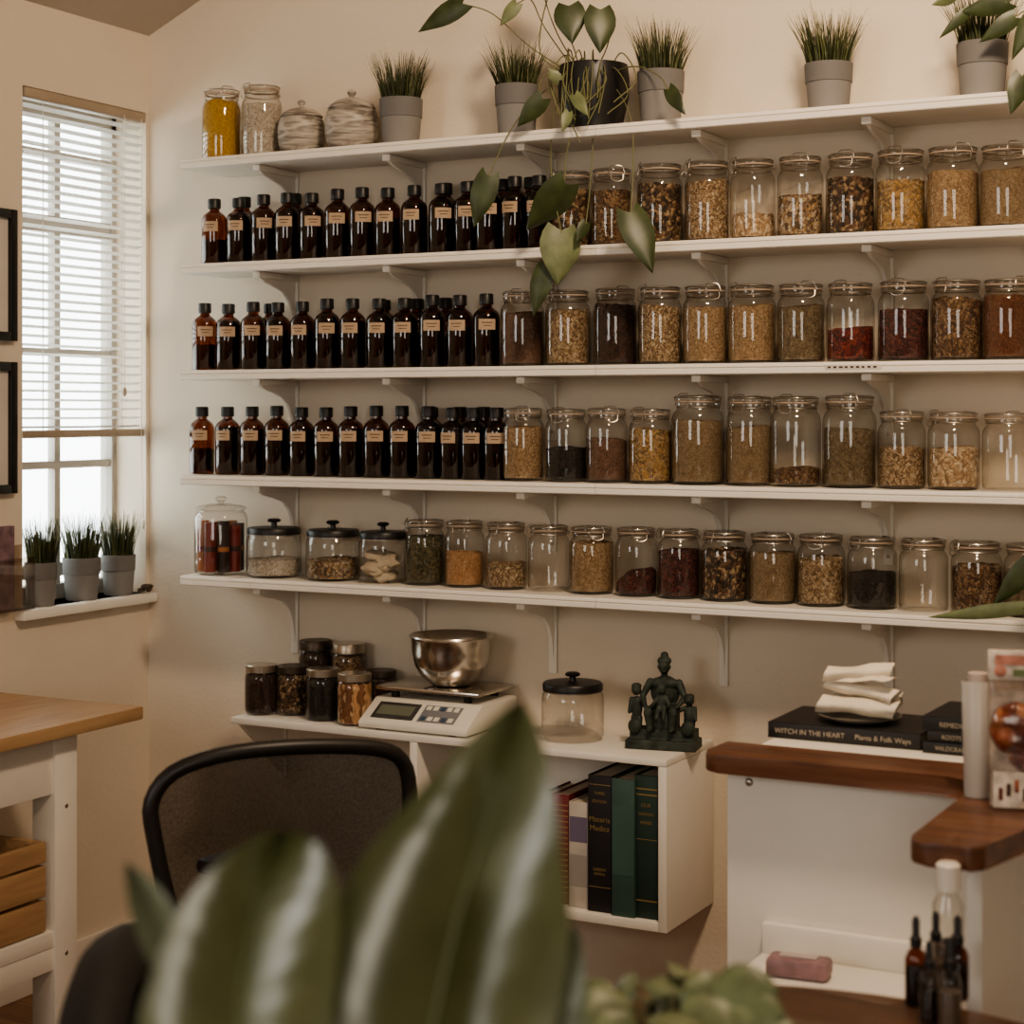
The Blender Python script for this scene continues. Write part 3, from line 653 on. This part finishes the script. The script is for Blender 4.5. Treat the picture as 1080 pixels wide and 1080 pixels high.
# ---------------- reception counter ----------------
WAL=wood('walnut_top',(.08,.030,.014),(.175,.072,.034),'X',.4,coat=.1)
RZ=H-.57
b=MB()
def arc(cx,cy,r,a0,a1,n=8): return [(cx+r*math.cos(math.radians(a0+(a1-a0)*i/n)),cy+r*math.sin(math.radians(a0+(a1-a0)*i/n))) for i in range(n+1)]
yf=-1.075; xin=2.512; xo=2.63
pts=arc(2.075,yf+.03,.03,180,270)+arc(xin-.06,yf-.06,.06,90,0)+arc(xin+.03,-1.485,.03,180,270)+arc(xo-.045,-1.485,.03,270,350)+[(2.645,-1.34),(2.69,-1.26),(2.72,-1.18),(2.74,-.955),(2.045,-.955)]
b.prism(pts,RZ-.032,RZ,WAL,bev=.004)
b.prism([(2.10,-.954),(3.4,-.954),(3.4,-.55),(2.10,-.55)],RZ-.03,RZ-.004,WHITE,bev=.002)
b.box2((2.072,-1.02,.0),(2.60,-1.0,RZ-.0325),WHITE)
b.box2((2.58,-1.46,.0),(2.60,-1.02,RZ-.0325),WHITE)
b.box2((2.60,-1.0,0),(3.4,-.98,RZ-.031),WHITE)
b.box2((2.13,-1.0,0),(2.15,-.56,RZ-.031),WHITE)
zl=.56; b.box2((2.14,-1.20,zl-.02),(2.575,-1.021,zl),WHITE,bev=.002); b.box2((2.14,-1.04,zl),(2.575,-1.021,zl+.05),WHITE,bev=.002); b.box2((2.14,-1.19,0),(2.16,-1.021,zl-.021),WHITE)
for u,v in ((790,825),(960,1000)):
    q=py(u,v,-1.021); b.ell(q,(.007,.004,.007),WIRE,seg=12,rings=8)
b.obj('reception_counter')
b=MB(); q=pz(833,1032,zl); b.box((0,0,.016),(.10,.05,.030),mat('pink_packet',(.30,.18,.19),.5,var=.35,scale=30),bev=.008); b.box((0,0,.0325),(.06,.02,.002),mat('packet_flap',(.5,.42,.4),.5)); b.obj('tissue_packet',(q.x+.01,-1.13,zl+.0006),.1)
def hbooks(specs,loc):
    e=empty('book_stack',loc); z=0
    for (w,d,t,dx,r,col,title,ts) in specs:
        m=mat('cover_%d_%d'%(int(loc[0]*1000),int(z*1000)),col,.5); rot=Matrix.Rotation(r,3,'Z'); b=MB()
        b.box((dx,0,z+.0015),(w,d,.003),m,rot=rot); b.box((dx,0,z+t-.0015),(w,d,.003),m,rot=rot)
        b.box(Vector((dx,0,z+t/2))+rot@Vector((0,-d/2+.002,0)),(w,.005,t),m,rot=rot,bev=.001)
        b.box(Vector((dx,0,z+t/2))+rot@Vector((0,.002,0)),(w-.008,d-.008,t-.0055),PAGE,rot=rot)
        b.obj('volume',parent=e)
        for (s,off) in title: text(e,s,ts,Vector((dx,0,z+t/2-ts*.34))+rot@Vector((off*w,-d/2-.0012,0)),CREAMT,'spine_title',r)
        z+=t+.0004
    return z
LZ=RZ-.004
bl=py(810,770,-.87); br=py(971,780,-.87)
zt1=hbooks([(br.x-bl.x,.19,.027,0,0,(.016,.013,.012),[('WITCH IN THE HEART',-.22),('Plants & Folk Ways',.26)],.0125)],((bl.x+br.x)/2,-.775,LZ+.0006))
bl=py(973,770,-.885)
hbooks([(.14,.18,.019,0,0,(.013,.012,.012),[('WILDCRAFT',-.15)],.010),(.135,.17,.017,.002,.03,(.02,.016,.014),[('ROOTS',-.2)],.010),(.14,.175,.024,.0,-.02,(.012,.011,.011),[('REMEDIES',-.12)],.011)],(bl.x+.07,-.795,LZ+.0006))
# plate with rolled muslin cloths
q=py(907,765,-.79); cz=LZ+.0006+zt1+.0004; b=MB()
PL=mat('stoneware_plate',(.2,.18,.15),.4); CL=mat('muslin_cloth',(.76,.68,.56),.92,var=.06,scale=30,bump=.25,bscale=120)
b.lathe([(0,.002),(.045,.0),(.05,.003),(.072,.010),(.073,.012),(.05,.006),(0,.005)],PL)
def rolled(c,L,r,rz,tilt,fl=.85):
    """a cloth rolled up: spiral cross-section, slightly pinched and skewed, open spiral ends"""
    rot=Matrix.Rotation(rz,3,'Z')@Matrix.Rotation(tilt,3,'Y'); n=22; K=56; rows=[]
    ph=R_.uniform(0,6.28)
    for i in range(n+1):
        t=i/n*2-1; row=[]
        pinch=1-.10*math.exp(-(t/.35)**2)+.05*math.sin(t*5+ph)
        for k in range(K+1):
            q=k/K; a=q*2*math.pi*2.6+ph
            rr=r*(.35+.65*q)*pinch
            x=t*L/2*(1-.06*(1-q))+.006*math.sin(a*1.0)*abs(t)
            v=Vector((x,rr*1.15*math.cos(a),rr*fl*math.sin(a)))
            nn=noise.noise(Vector((x*22+c[2]*70,math.cos(a)*1.2,math.sin(a)*1.2+c[2]*50)))*.0042
            v+=Vector((0,math.cos(a),math.sin(a)))*nn
            row.append(Vector(c)+rot@v)
        rows.append(row)
    b.grid(rows,CL)
def fold(c,Lx,Ly,rz,tilt):
    """a loose cloth corner draped on top"""
    rot=Matrix.Rotation(rz,3,'Z')@Matrix.Rotation(tilt,3,'Y'); rows=[]
    for i in range(17):
        row=[]
        for k in range(13):
            x=(i/16-.5)*Lx; y=(k/12-.5)*Ly*(1-.35*i/16)
            z=.010*(1-(2*y/Ly)**2)+.006*noise.noise(Vector((x*40,y*30,c[2]*60)))+.002*math.sin(x*130)
            row.append(Vector(c)+rot@Vector((x,y,z)))
        rows.append(row)
    b.grid(rows,CL)
rolled((0,-.012,.027),.138,.0185,.06,.02); rolled((.0,.026,.026),.125,.017,-.08,0)
rolled((.004,0,.056),.132,.0185,-.14,.10); rolled((-.004,.004,.084),.118,.0165,.16,-.10)
fold((.010,-.004,.070),.12,.05,-.25,-.05)
b.obj('rolled_cloth_plate',(q.x,-.79,cz),recalc=False,ang=60)
# tumbler + filled cellophane bag on the return
b=MB(); R=.024
CUP=mat('frosted_tumbler',(.46,.42,.38),.35)
b.lathe([(0,.003),(R*.8,.0),(R*.84,.004),(R,.17),(R*.97,.171),(R*.8,.01),(0,.008)],CUP); b.lathe([(R*.6,.05),(R*.62,.182),(0,.182)],mat('rolled_paper',(.55,.45,.4),.8)); b.obj('frosted_tumbler',(2.534,-1.20,RZ+.0006))
b=MB(); BAG=mat('printed_paper_card',(.62,.54,.46),.7,var=.3,scale=60,bump=.3,bscale=30); PINKC=mat('bag_header',(.50,.22,.16),.6,var=.5,scale=45); DR=herb('dried_fruit',[(.30,.07,.03),(.40,.13,.055),(.18,.04,.02),(.46,.19,.09)],45,rough=.35)
CEL=thin_glass('cellophane',(.95,.92,.89),(.6,.55,.5),gl=.5,base=.05,rough=.15,pw=2.5)
GRP=mat('green_print',(.14,.18,.08),.6)
bw,bd,bh=.090,.05,.225
b.ell((-.004,-.006,.112),(.041,.022,.037),DR,nz=.22,nf=40,seg=30,rings=20); b.ell((.014,-.002,.072),(.030,.018,.022),DR,nz=.3,nf=50)
b.box((0,.014,.105),(bw*.94,.0015,bh-.012),BAG); b.box((0,-.003,.204),(bw,.012,.042),BAG,bev=.002); b.box((0,-.0275,.030),(bw*.86,.0012,.050),BAG)
b.box((-.004,-.0095,.212),(bw*.7,.0012,.014),PINKC); b.box((.012,-.0095,.194),(bw*.5,.0012,.010),GRP); b.ell((-.028,-.0095,.196),(.009,.001,.009),PINKC,seg=14,rings=8)
for k in range(6): b.box((-.028+.011*k,-.0285,.030+.006*(k%3-1)),(.006,.001,.018),INK if k%2 else DR)
per=[]
for k in range(32):
    a=2*math.pi*k/32; ca,sa=math.cos(a),math.sin(a); sq=(abs(ca)**5+abs(sa)**5)**(-1/5); per.append((ca*sq*bw/2,sa*sq*bd/2*1.1))
rows=[]
for i in range(21):
    t=i/20; row=[]
    for k in range(33):
        x,y=per[k%32]; y*=(1-.8*max(0,t-.7)/.3)
        y+=noise.noise(Vector((x*60,y*40,t*9)))*.003; row.append(Vector((x,y,.186*t)))
    rows.append(row)
b.grid(rows,CEL)
b.obj('dried_fruit_bag',(2.606,-1.25,RZ+.001),math.radians(14),recalc=False)

# ---------------- round table, bottles, small plant ----------------
TZ=H-.743; tcen=pd(800,0,1.78); 
b=MB(); TR=.54
TW=wood('table_walnut',(.06,.03,.016),(.13,.062,.032),'X',.35,coat=.2)
b.lathe([(0,TZ-.03),(TR-.01,TZ-.03),(TR,TZ-.022),(TR,TZ-.006),(TR-.006,TZ),(0,TZ)],TW,seg=72)
b.lathe([(.045,TZ-.03),(.04,.3),(.05,.06),(.25,.02),(.26,0.001),(0,0.001)],BF,seg=32)
b.obj('round_table',(tcen.x,tcen.y,0))
def dropper(u,vb,h,r,glass,lab,capm,name):
    q=pz(u,vb,TZ); b=MB()
    b.lathe([(0,.002),(r*.9,0),(r,.004),(r,h*.52),(r*.8,h*.6),(r*.42,h*.64),(r*.42,h*.67)],glass,seg=24)
    b.lathe([(0,.004),(r*.92,.004),(r*.92,h*.42),(0,h*.42)],lab,seg=20)
    b.lathe([(r*.55,h*.66),(r*.55,h*.76),(r*.4,h*.77),(r*.34,h*.80),(r*.36,h*.95),(r*.2,h),(0,h)],capm,seg=20)
    b.obj(name,(q.x,q.y,TZ+.0006))
GREYL=mat('murky_tincture',(.12,.09,.07),.4)
dropper(966,1060,.110,.0135,AMB,LIQ,CAP,'dropper_bottle'); dropper(987,1052,.108,.013,GL,GREYL,CAP,'dropper_bottle'); dropper(1010,1054,.105,.014,AMB,LIQ,CAP,'dropper_bottle')
dropper(980,1078,.098,.0125,GL,LIQ,CAP,'dropper_bottle'); dropper(1002,1086,.110,.014,GL,GREYL,CAP,'dropper_bottle')
q=pz(1000,1034,TZ); b=MB(); WP=mat('white_bottle',(.76,.70,.62),.4)
b.lathe([(0,.002),(.018,0),(.02,.005),(.02,.10),(.012,.115),(.011,.12)],GL,seg=24); b.lathe([(.013,.117),(.016,.118),(.016,.15),(.013,.153),(0,.153)],WP,seg=24); b.lathe([(0,.004),(.018,.005),(.018,.05),(0,.05)],GREYL,seg=20)
b.obj('white_capped_bottle',(q.x,q.y,TZ+.0006))
def blade(b,L,Mi,Rr,m,n=64,cross=7,bow=.0,vein=.00032,nv=11):
    L=cat(L,n);Mi=cat(Mi,n);Rr=cat(Rr,n); rows=[]
    for i,(l,c,r) in enumerate(zip(L,Mi,Rr)):
        row=[]; vw=(C-c).normalized()
        def off(t,e): 
            edge=math.sin(math.pi*min(1,t*1.0))
            return vw*(bow*edge*(e-c).length + vein*edge*math.sin(2*math.pi*(i/n*nv-(t)*1.6))+.006*noise.noise(Vector((i/n*2.5,t*1.2+(3 if e is l else 0),c.x*3)))*t)
        for k in range(cross+1): 
            t=1-k/cross; p=c.lerp(l,t); row.append(p+off(t,l))
        for k in range(1,cross+1):
            t=k/cross; p=c.lerp(r,t); row.append(p+off(t,r))
        rows.append(row)
    b.grid(rows,m)
LG=mat('pale_peperomia_leaf',(.17,.20,.10),.42,var=.35,scale=30)
pc=pd(708,1100,1.62); b=MB(); toC=(C-pc).normalized()
for k in range(46):
    a=R_.uniform(0,6.28); rr=.095*math.sqrt(R_.random())
    A=Vector((pc.x+rr*.75*math.cos(a),pc.y+rr*.75*math.sin(a),TZ+.195+.035*(1-rr/.095)+R_.uniform(-.03,.01)))
    d=Vector((math.cos(a),math.sin(a),R_.uniform(-.5,.35))).normalized()
    tip=A+d*R_.uniform(.042,.062)
    b.tube(cat([Vector((pc.x,pc.y,TZ+.10)),Vector((pc.x,pc.y,TZ+.15)).lerp(A,.5),A],6),.0018,STEM,seg=5)
    heart(b,A,tip,R_.uniform(.040,.054),LG,nrm=(toC.x*.9+.25*math.cos(a),toC.y*.9+.25*math.sin(a),.85),cup=.25,heartf=.04,W=WR,jit=.25)
b.lathe([(0,.002),(.045,0),(.05,.004),(.065,.11),(.062,.112),(.058,.10),(0,.10)],POTG,c=(pc.x,pc.y,TZ+.0006))
b.obj('potted_peperomia',recalc=False)

# ---------------- rubber plant in the foreground ----------------
m,nt,bs=nodes('rubber_leaf')
tc=nt.nodes.new('ShaderNodeTexCoord'); n=nt.nodes.new('ShaderNodeTexNoise'); n.inputs['Scale'].default_value=16; n.inputs['Detail'].default_value=3
r=nt.nodes.new('ShaderNodeValToRGB'); r.color_ramp.elements[0].position=.3; r.color_ramp.elements[1].position=.75; r.color_ramp.elements[0].color=(.075,.085,.030,1); r.color_ramp.elements[1].color=(.15,.16,.068,1)
nt.links.new(tc.outputs['Object'],n.inputs['Vector']); nt.links.new(n.outputs[0],r.inputs[0]); nt.links.new(r.outputs[0],bs.inputs['Base Color']); bs.inputs['Roughness'].default_value=.29; bs.inputs['Specular IOR Level'].default_value=.85
RL=m; RIB=mat('leaf_midrib',(.17,.19,.09),.45)
b=MB()
def PL_(pts,D0,D1,off=0): 
    k=len(pts)-1; return [pd(u,v,D0+(D1-D0)*i/k+off) for i,(u,v) in enumerate(pts)]
mid=[(440,1200),(455,1090),(478,985),(505,895),(528,825),(542,775),(549,736)]
blade(b,PL_([(436,1205),(350,1100),(345,1000),(375,915),(432,845),(500,775),(549,736)],1.05,1.12,.015),PL_(mid,1.05,1.12,.03),PL_([(444,1205),(560,1130),(600,1010),(594,900),(580,815),(565,762),(549,736)],1.05,1.12,-.01),RL,bow=.10)
b.tube([p+(C-p).normalized()*.001 for p in cat(PL_(mid,1.05,1.12,.03),20)],[.0026*(1-i/22) for i in range(21)],RIB,seg=8)
mid=[(248,1200),(250,1100),(256,1030),(266,970),(280,925),(292,898),(303,875)]
blade(b,PL_([(244,1205),(150,1110),(162,1020),(192,955),(236,905),(275,880),(303,875)],1.02,1.08,.01),PL_(mid,1.02,1.08,.025),PL_([(252,1205),(335,1130),(354,1040),(358,960),(350,915),(330,885),(303,875)],1.02,1.08,-.005),RL,bow=.10)
b.tube([p+(C-p).normalized()*.001 for p in cat(PL_(mid,1.02,1.08,.025),20)],[.0021*(1-i/22) for i in range(21)],RIB,seg=8)
GGL=mat('grey_green_leaf',(.17,.19,.12),.4)
mid=[(215,1110),(195,1040),(172,985),(152,945),(132,908)]
blade(b,PL_([(212,1112),(180,1050),(150,1000),(135,950),(132,908)],1.15,1.2),PL_(mid,1.15,1.2,.01),PL_([(218,1112),(212,1040),(192,975),(168,935),(132,908)],1.15,1.2),GGL,bow=.1)
mid=[(560,1180),(590,1090),(600,1030),(605,1000),(606,975)]
blade(b,PL_([(556,1182),(565,1100),(582,1040),(592,1000),(606,975)],1.2,1.25),PL_(mid,1.2,1.25,.01),PL_([(566,1182),(612,1100),(618,1040),(614,1000),(606,975)],1.2,1.25),GGL,bow=.1)
base=pd(400,1300,1.1)
for tgt in (pd(440,1200,1.085),pd(248,1200,1.05),pd(215,1110,1.15),pd(560,1180,1.2)):
    b.tube(cat([Vector((base.x,base.y,.86)),Vector((base.x,base.y,.93)).lerp(tgt,.4),tgt],12),.004,RIB,seg=8)
b.tube(cat([(base.x,base.y,.3),(base.x+.01,base.y,.6),(base.x,base.y,.88)],12),.009,mat('trunk_bark',(.12,.08,.05),.8),seg=10)
for k in range(5):
    a=k*1.3+.4; A=Vector((base.x,base.y,.58+.05*k)); T=A+Vector((math.cos(a)*.16,math.sin(a)*.16,.06)); heart(b,A+(T-A)*.2,T,.085,RL,nrm=(0,0,1),heartf=0)
b.lathe([(0,.003),(.12,0),(.125,.005),(.16,.31),(.155,.315),(.145,.30),(0,.29)],POTG,c=(base.x,base.y,0.0006))
b.obj('potted_rubber_plant',recalc=False)

# ---------------- office chair ----------------
CF=mat('chair_plastic',(.012,.010,.009),.42)
m,nt,bs=nodes('mesh_fabric'); out=nt.nodes['Material Output']
bs.inputs['Base Color'].default_value=(.009,.007,.006,1); bs.inputs['Roughness'].default_value=.75; bs.inputs['Specular IOR Level'].default_value=.2
tc=nt.nodes.new('ShaderNodeTexCoord'); wv=nt.nodes.new('ShaderNodeTexNoise'); wv.inputs['Scale'].default_value=420
nt.links.new(tc.outputs['Object'],wv.inputs['Vector'])
mt=nt.nodes.new('ShaderNodeMath'); mt.operation='MULTIPLY_ADD'; mt.inputs[1].default_value=.6; mt.inputs[2].default_value=.42; nt.links.new(wv.outputs['Fac'],mt.inputs[0])
tr=nt.nodes.new('ShaderNodeBsdfTransparent'); ms=nt.nodes.new('ShaderNodeMixShader'); nt.links.new(mt.outputs[0],ms.inputs[0]); nt.links.new(tr.outputs[0],ms.inputs[1]); nt.links.new(bs.outputs[0],ms.inputs[2]); nt.links.new(ms.outputs[0],out.inputs['Surface'])
MESH=m
out_px=[(162,880,2.92),(160,845,2.92),(182,815,2.93),(230,797,2.95),(290,789,2.98),(350,787,3.02),(400,790,3.06),(424,802,3.09),(432,835,3.1),(428,900,3.1),(412,990,3.06),(392,1045,3.03),(300,1060,2.98),(222,1050,2.93),(196,1010,2.92),(176,945,2.92)]
OP=[pd(u,v,D) for u,v,D in out_px]
OP2=[]
nO=len(OP)
for i in range(nO):
    p0,p1,p2,p3=OP[i-1],OP[i],OP[(i+1)%nO],OP[(i+2)%nO]
    for f in (0,.33,.66): OP2.append(.5*((2*p1)+(p2-p0)*f+(2*p0-5*p1+4*p2-p3)*f*f+(3*p1-3*p2+p3-p0)*f**3))
ch=empty('office_chair',(0,0,0))
b=MB(); b.tube(OP2,.0135,CF,seg=12,closed=True); b.obj('back_frame',parent=ch)
cen=sum(OP2,Vector())/len(OP2); b=MB(); rows=[]
for k in range(9):
    f=1-k/8*.98; rows.append([cen.lerp(p,f)-fw*(.05*(1-f*f)) for p in OP2+[OP2[0]]])
b.grid(rows,MESH); b.obj('back_mesh',parent=ch)
dirw=Vector((.12,.99,0)).normalized(); sidew=Vector((dirw.y,-dirw.x,0)); seatc=Vector((cen.x,cen.y,.46))+dirw*.24
b=MB(); rotz=Matrix.Rotation(math.atan2(sidew.y,sidew.x),3,'Z')
b.box(seatc,(.48,.46,.07),CF,rot=rotz,bev=.025); b.obj('seat',parent=ch)
b=MB(); lo=Vector((cen.x,cen.y,.58)); b.tube(cat([cen-fw*.02+Vector((0,0,-.08)),lo-dirw*.05,Vector((seatc.x,seatc.y,.41))-dirw*.12,Vector((seatc.x,seatc.y,.41))],14),.022,CF,seg=12); b.box(cen-fw*.035+Vector((0,0,-.09)),(.30,.03,.05),CF,rot=rotz,bev=.01)
b.tube([Vector((seatc.x,seatc.y,.43)),Vector((seatc.x,seatc.y,.09))],.025,CF,seg=16)
for k in range(5):
    a=k*2*math.pi/5+.3; e=Vector((seatc.x+.29*math.cos(a),seatc.y+.29*math.sin(a),.075)); b.tube([Vector((seatc.x,seatc.y,.10)),e],[.024,.014],CF,seg=10); b.ell(e+Vector((0,0,-.045)),(.028,.028,.028),CF,seg=14,rings=10)
b.obj('base',parent=ch)
b=MB()
for s in (-1,1):
    a=seatc+sidew*(.27*s); ah=.625
    b.tube(cat([a+Vector((0,0,-.03))-sidew*.03*s,a+sidew*.02*s+Vector((0,0,.03)),Vector((a.x,a.y,ah-.02))+sidew*.015*s],12),.018,CF,seg=10)
    b.box(Vector((a.x,a.y,ah))+sidew*.015*s-dirw*.02,(.07,.22,.03),CF,rot=rotz,bev=.012)
b.obj('armrests',parent=ch)
# second dark chair, nearer on the left (only one padded arm enters the view)
ch2=empty('armchair',(0,0,0)); RY=Matrix.Rotation(YAW,3,'Z'); CF2=mat('dark_upholstery',(.010,.008,.008),.7)
q=pd(118,998,1.9); zt=q.z; sc=Vector((q.x,q.y,0))-rt*.26
for s,nm in ((1,'arm_1'),(-1,'arm_2')):
    b=MB(); a=sc+rt*.26*s
    b.tube(cat([a+Vector((0,0,.44))-fw*.12,a+Vector((0,0,zt-.12))-fw*.16+rt*.012*s,a+Vector((0,0,zt-.045))-fw*.10+rt*.004*s,a+Vector((0,0,zt-.035))+fw*.06-rt*.008*s,a+Vector((0,0,zt-.10))+fw*.17,a+Vector((0,0,.44))+fw*.17],34),.034,CF2,seg=16)
    b.obj(nm,parent=ch2)
b=MB(); b.box((sc.x,sc.y,.43),(.52,.48,.09),CF2,rot=RY,bev=.03); b.obj('seat_pad',parent=ch2)
b=MB(); b.box((sc.x-fw.x*.25,sc.y-fw.y*.25,.60),(.46,.05,.36),CF2,rot=RY,bev=.022); b.obj('back_rest',parent=ch2)
b=MB(); b.tube([Vector((sc.x,sc.y,.41)),Vector((sc.x,sc.y,.09))],.025,CF,seg=16)
for k in range(5):
    a=k*2*math.pi/5+.1; e=Vector((sc.x+.27*math.cos(a),sc.y+.27*math.sin(a),.075)); b.tube([Vector((sc.x,sc.y,.10)),e],[.024,.014],CF,seg=10); b.ell(e+Vector((0,0,-.045)),(.028,.028,.028),CF,seg=14,rings=10)
b.obj('pedestal',parent=ch2)

# ---------------- kitchen cart on the left ----------------
KZ=H-.67; kx=.53; ky=-.665
BB=wood('butcher_block',(.38,.23,.12),(.50,.33,.18),'Y',.45); PINE=wood('pine_crate',(.35,.21,.11),(.50,.32,.17),'Y',.6)
b=MB(); b.box2((.02,-1.95,KZ-.03),(kx,ky,KZ),BB,bev=.004)
lx=kx-.045; ly=ky-.17
for x0,x1 in ((.06,.125),(lx-.065,lx)):
    for y1 in (ly,-1.80): b.box2((x0,y1-.07,0.0005),(x1,y1,KZ-.0305),WHITE,bev=.002)
b.box2((.07,-1.8,KZ-.16),(lx-.008,ly-.01,KZ-.031),WHITE,bev=.002)
b.box2((.07,-1.80,.30),(lx-.004,ly-.005,.335),WHITE,bev=.002)
b.box2((lx-.03,-1.80,.25),(lx-.006,ly-.06,.30),WHITE,bev=.002)
for z in (KZ-.19,.28): b.ell((lx+.001,ly-.035,z),(.002,.005,.005),WIRE,seg=10,rings=6)
b.obj('kitchen_cart')
b=MB(); cx0,cx1=.09,lx-.012; cy0,cy1=-1.45,ly-.085; z0=.336
for z in (z0,z0+.075,): b.box2((cx1-.012,cy0,z+.002),(cx1,cy1,z+.068),PINE,bev=.002); b.box2((cx0,cy0,z+.002),(cx0+.012,cy1,z+.068),PINE,bev=.002)
b.box2((cx1-.012,cy0,z0+.15),(cx1,cy1,z0+.195),PINE,bev=.002)
for y in (cy0,cy1-.014):
    for z in (z0,z0+.075,z0+.15): b.box2((cx0+.012,y,z+.002),(cx1-.0125,y+.014,z+(.068 if z<z0+.1 else .045)),PINE,bev=.002)
for y in (cy0+.014,cy1-.035): b.box2((cx1-.03,y,z0+.002),(cx1-.0125,y+.02,z0+.195),PINE)
b.box2((cx0+.012,cy0+.014,z0+.001),(cx1-.035,cy1-.04,z0+.012),PINE)
b.obj('wooden_crate')

# ---------------- lights / world ----------------
w=bpy.data.worlds.new('World'); bpy.context.scene.world=w; w.use_nodes=True
bg=w.node_tree.nodes['Background']; bg.inputs[0].default_value=(.95,.97,.94,1); bg.inputs[1].default_value=6.5
def area(name,loc,tgt,size,power,col,sy=None):
    l=bpy.data.lights.new(name,'AREA'); l.energy=power; l.color=col; l.size=size
    if sy: l.shape='RECTANGLE'; l.size_y=sy
    o=bpy.data.objects.new(name,l); bpy.context.scene.collection.objects.link(o); o.location=loc
    o.rotation_euler=(Vector(tgt)-Vector(loc)).to_track_quat('-Z','Y').to_euler(); return o
area('ceiling_lamp_light',(2.7,-1.75,3.05),(1.7,0,1.5),.32,44,(1,.77,.55))
area('front_fill_light',(4.1,-5.8,1.8),(2.0,-1,1.2),1.5,43,(1,.91,.78),1.5)  # added soft fill behind the camera for leaf highlights; no window modelled there
area('side_fill_light',(.5,-5.2,1.9),(2.2,-1.5,1.0),1.2,28,(1,.97,.92))  # added fill from the left rear to lift the foreground leaves; no window there
try: bpy.context.scene.view_settings.look='AgX - Medium High Contrast'
except Exception as e: print(e)

cam=bpy.data.cameras.new('camera'); co=bpy.data.objects.new('camera',cam); bpy.context.scene.collection.objects.link(co)
co.location=C; co.rotation_euler=(math.pi/2,0,YAW); cam.sensor_width=36; cam.lens=F/1080*36; cam.shift_y=-(540-HOR)/1080; cam.clip_start=.05
cam.dof.use_dof=True; cam.dof.focus_distance=4.05; cam.dof.aperture_fstop=4.3
bpy.context.scene.camera=co
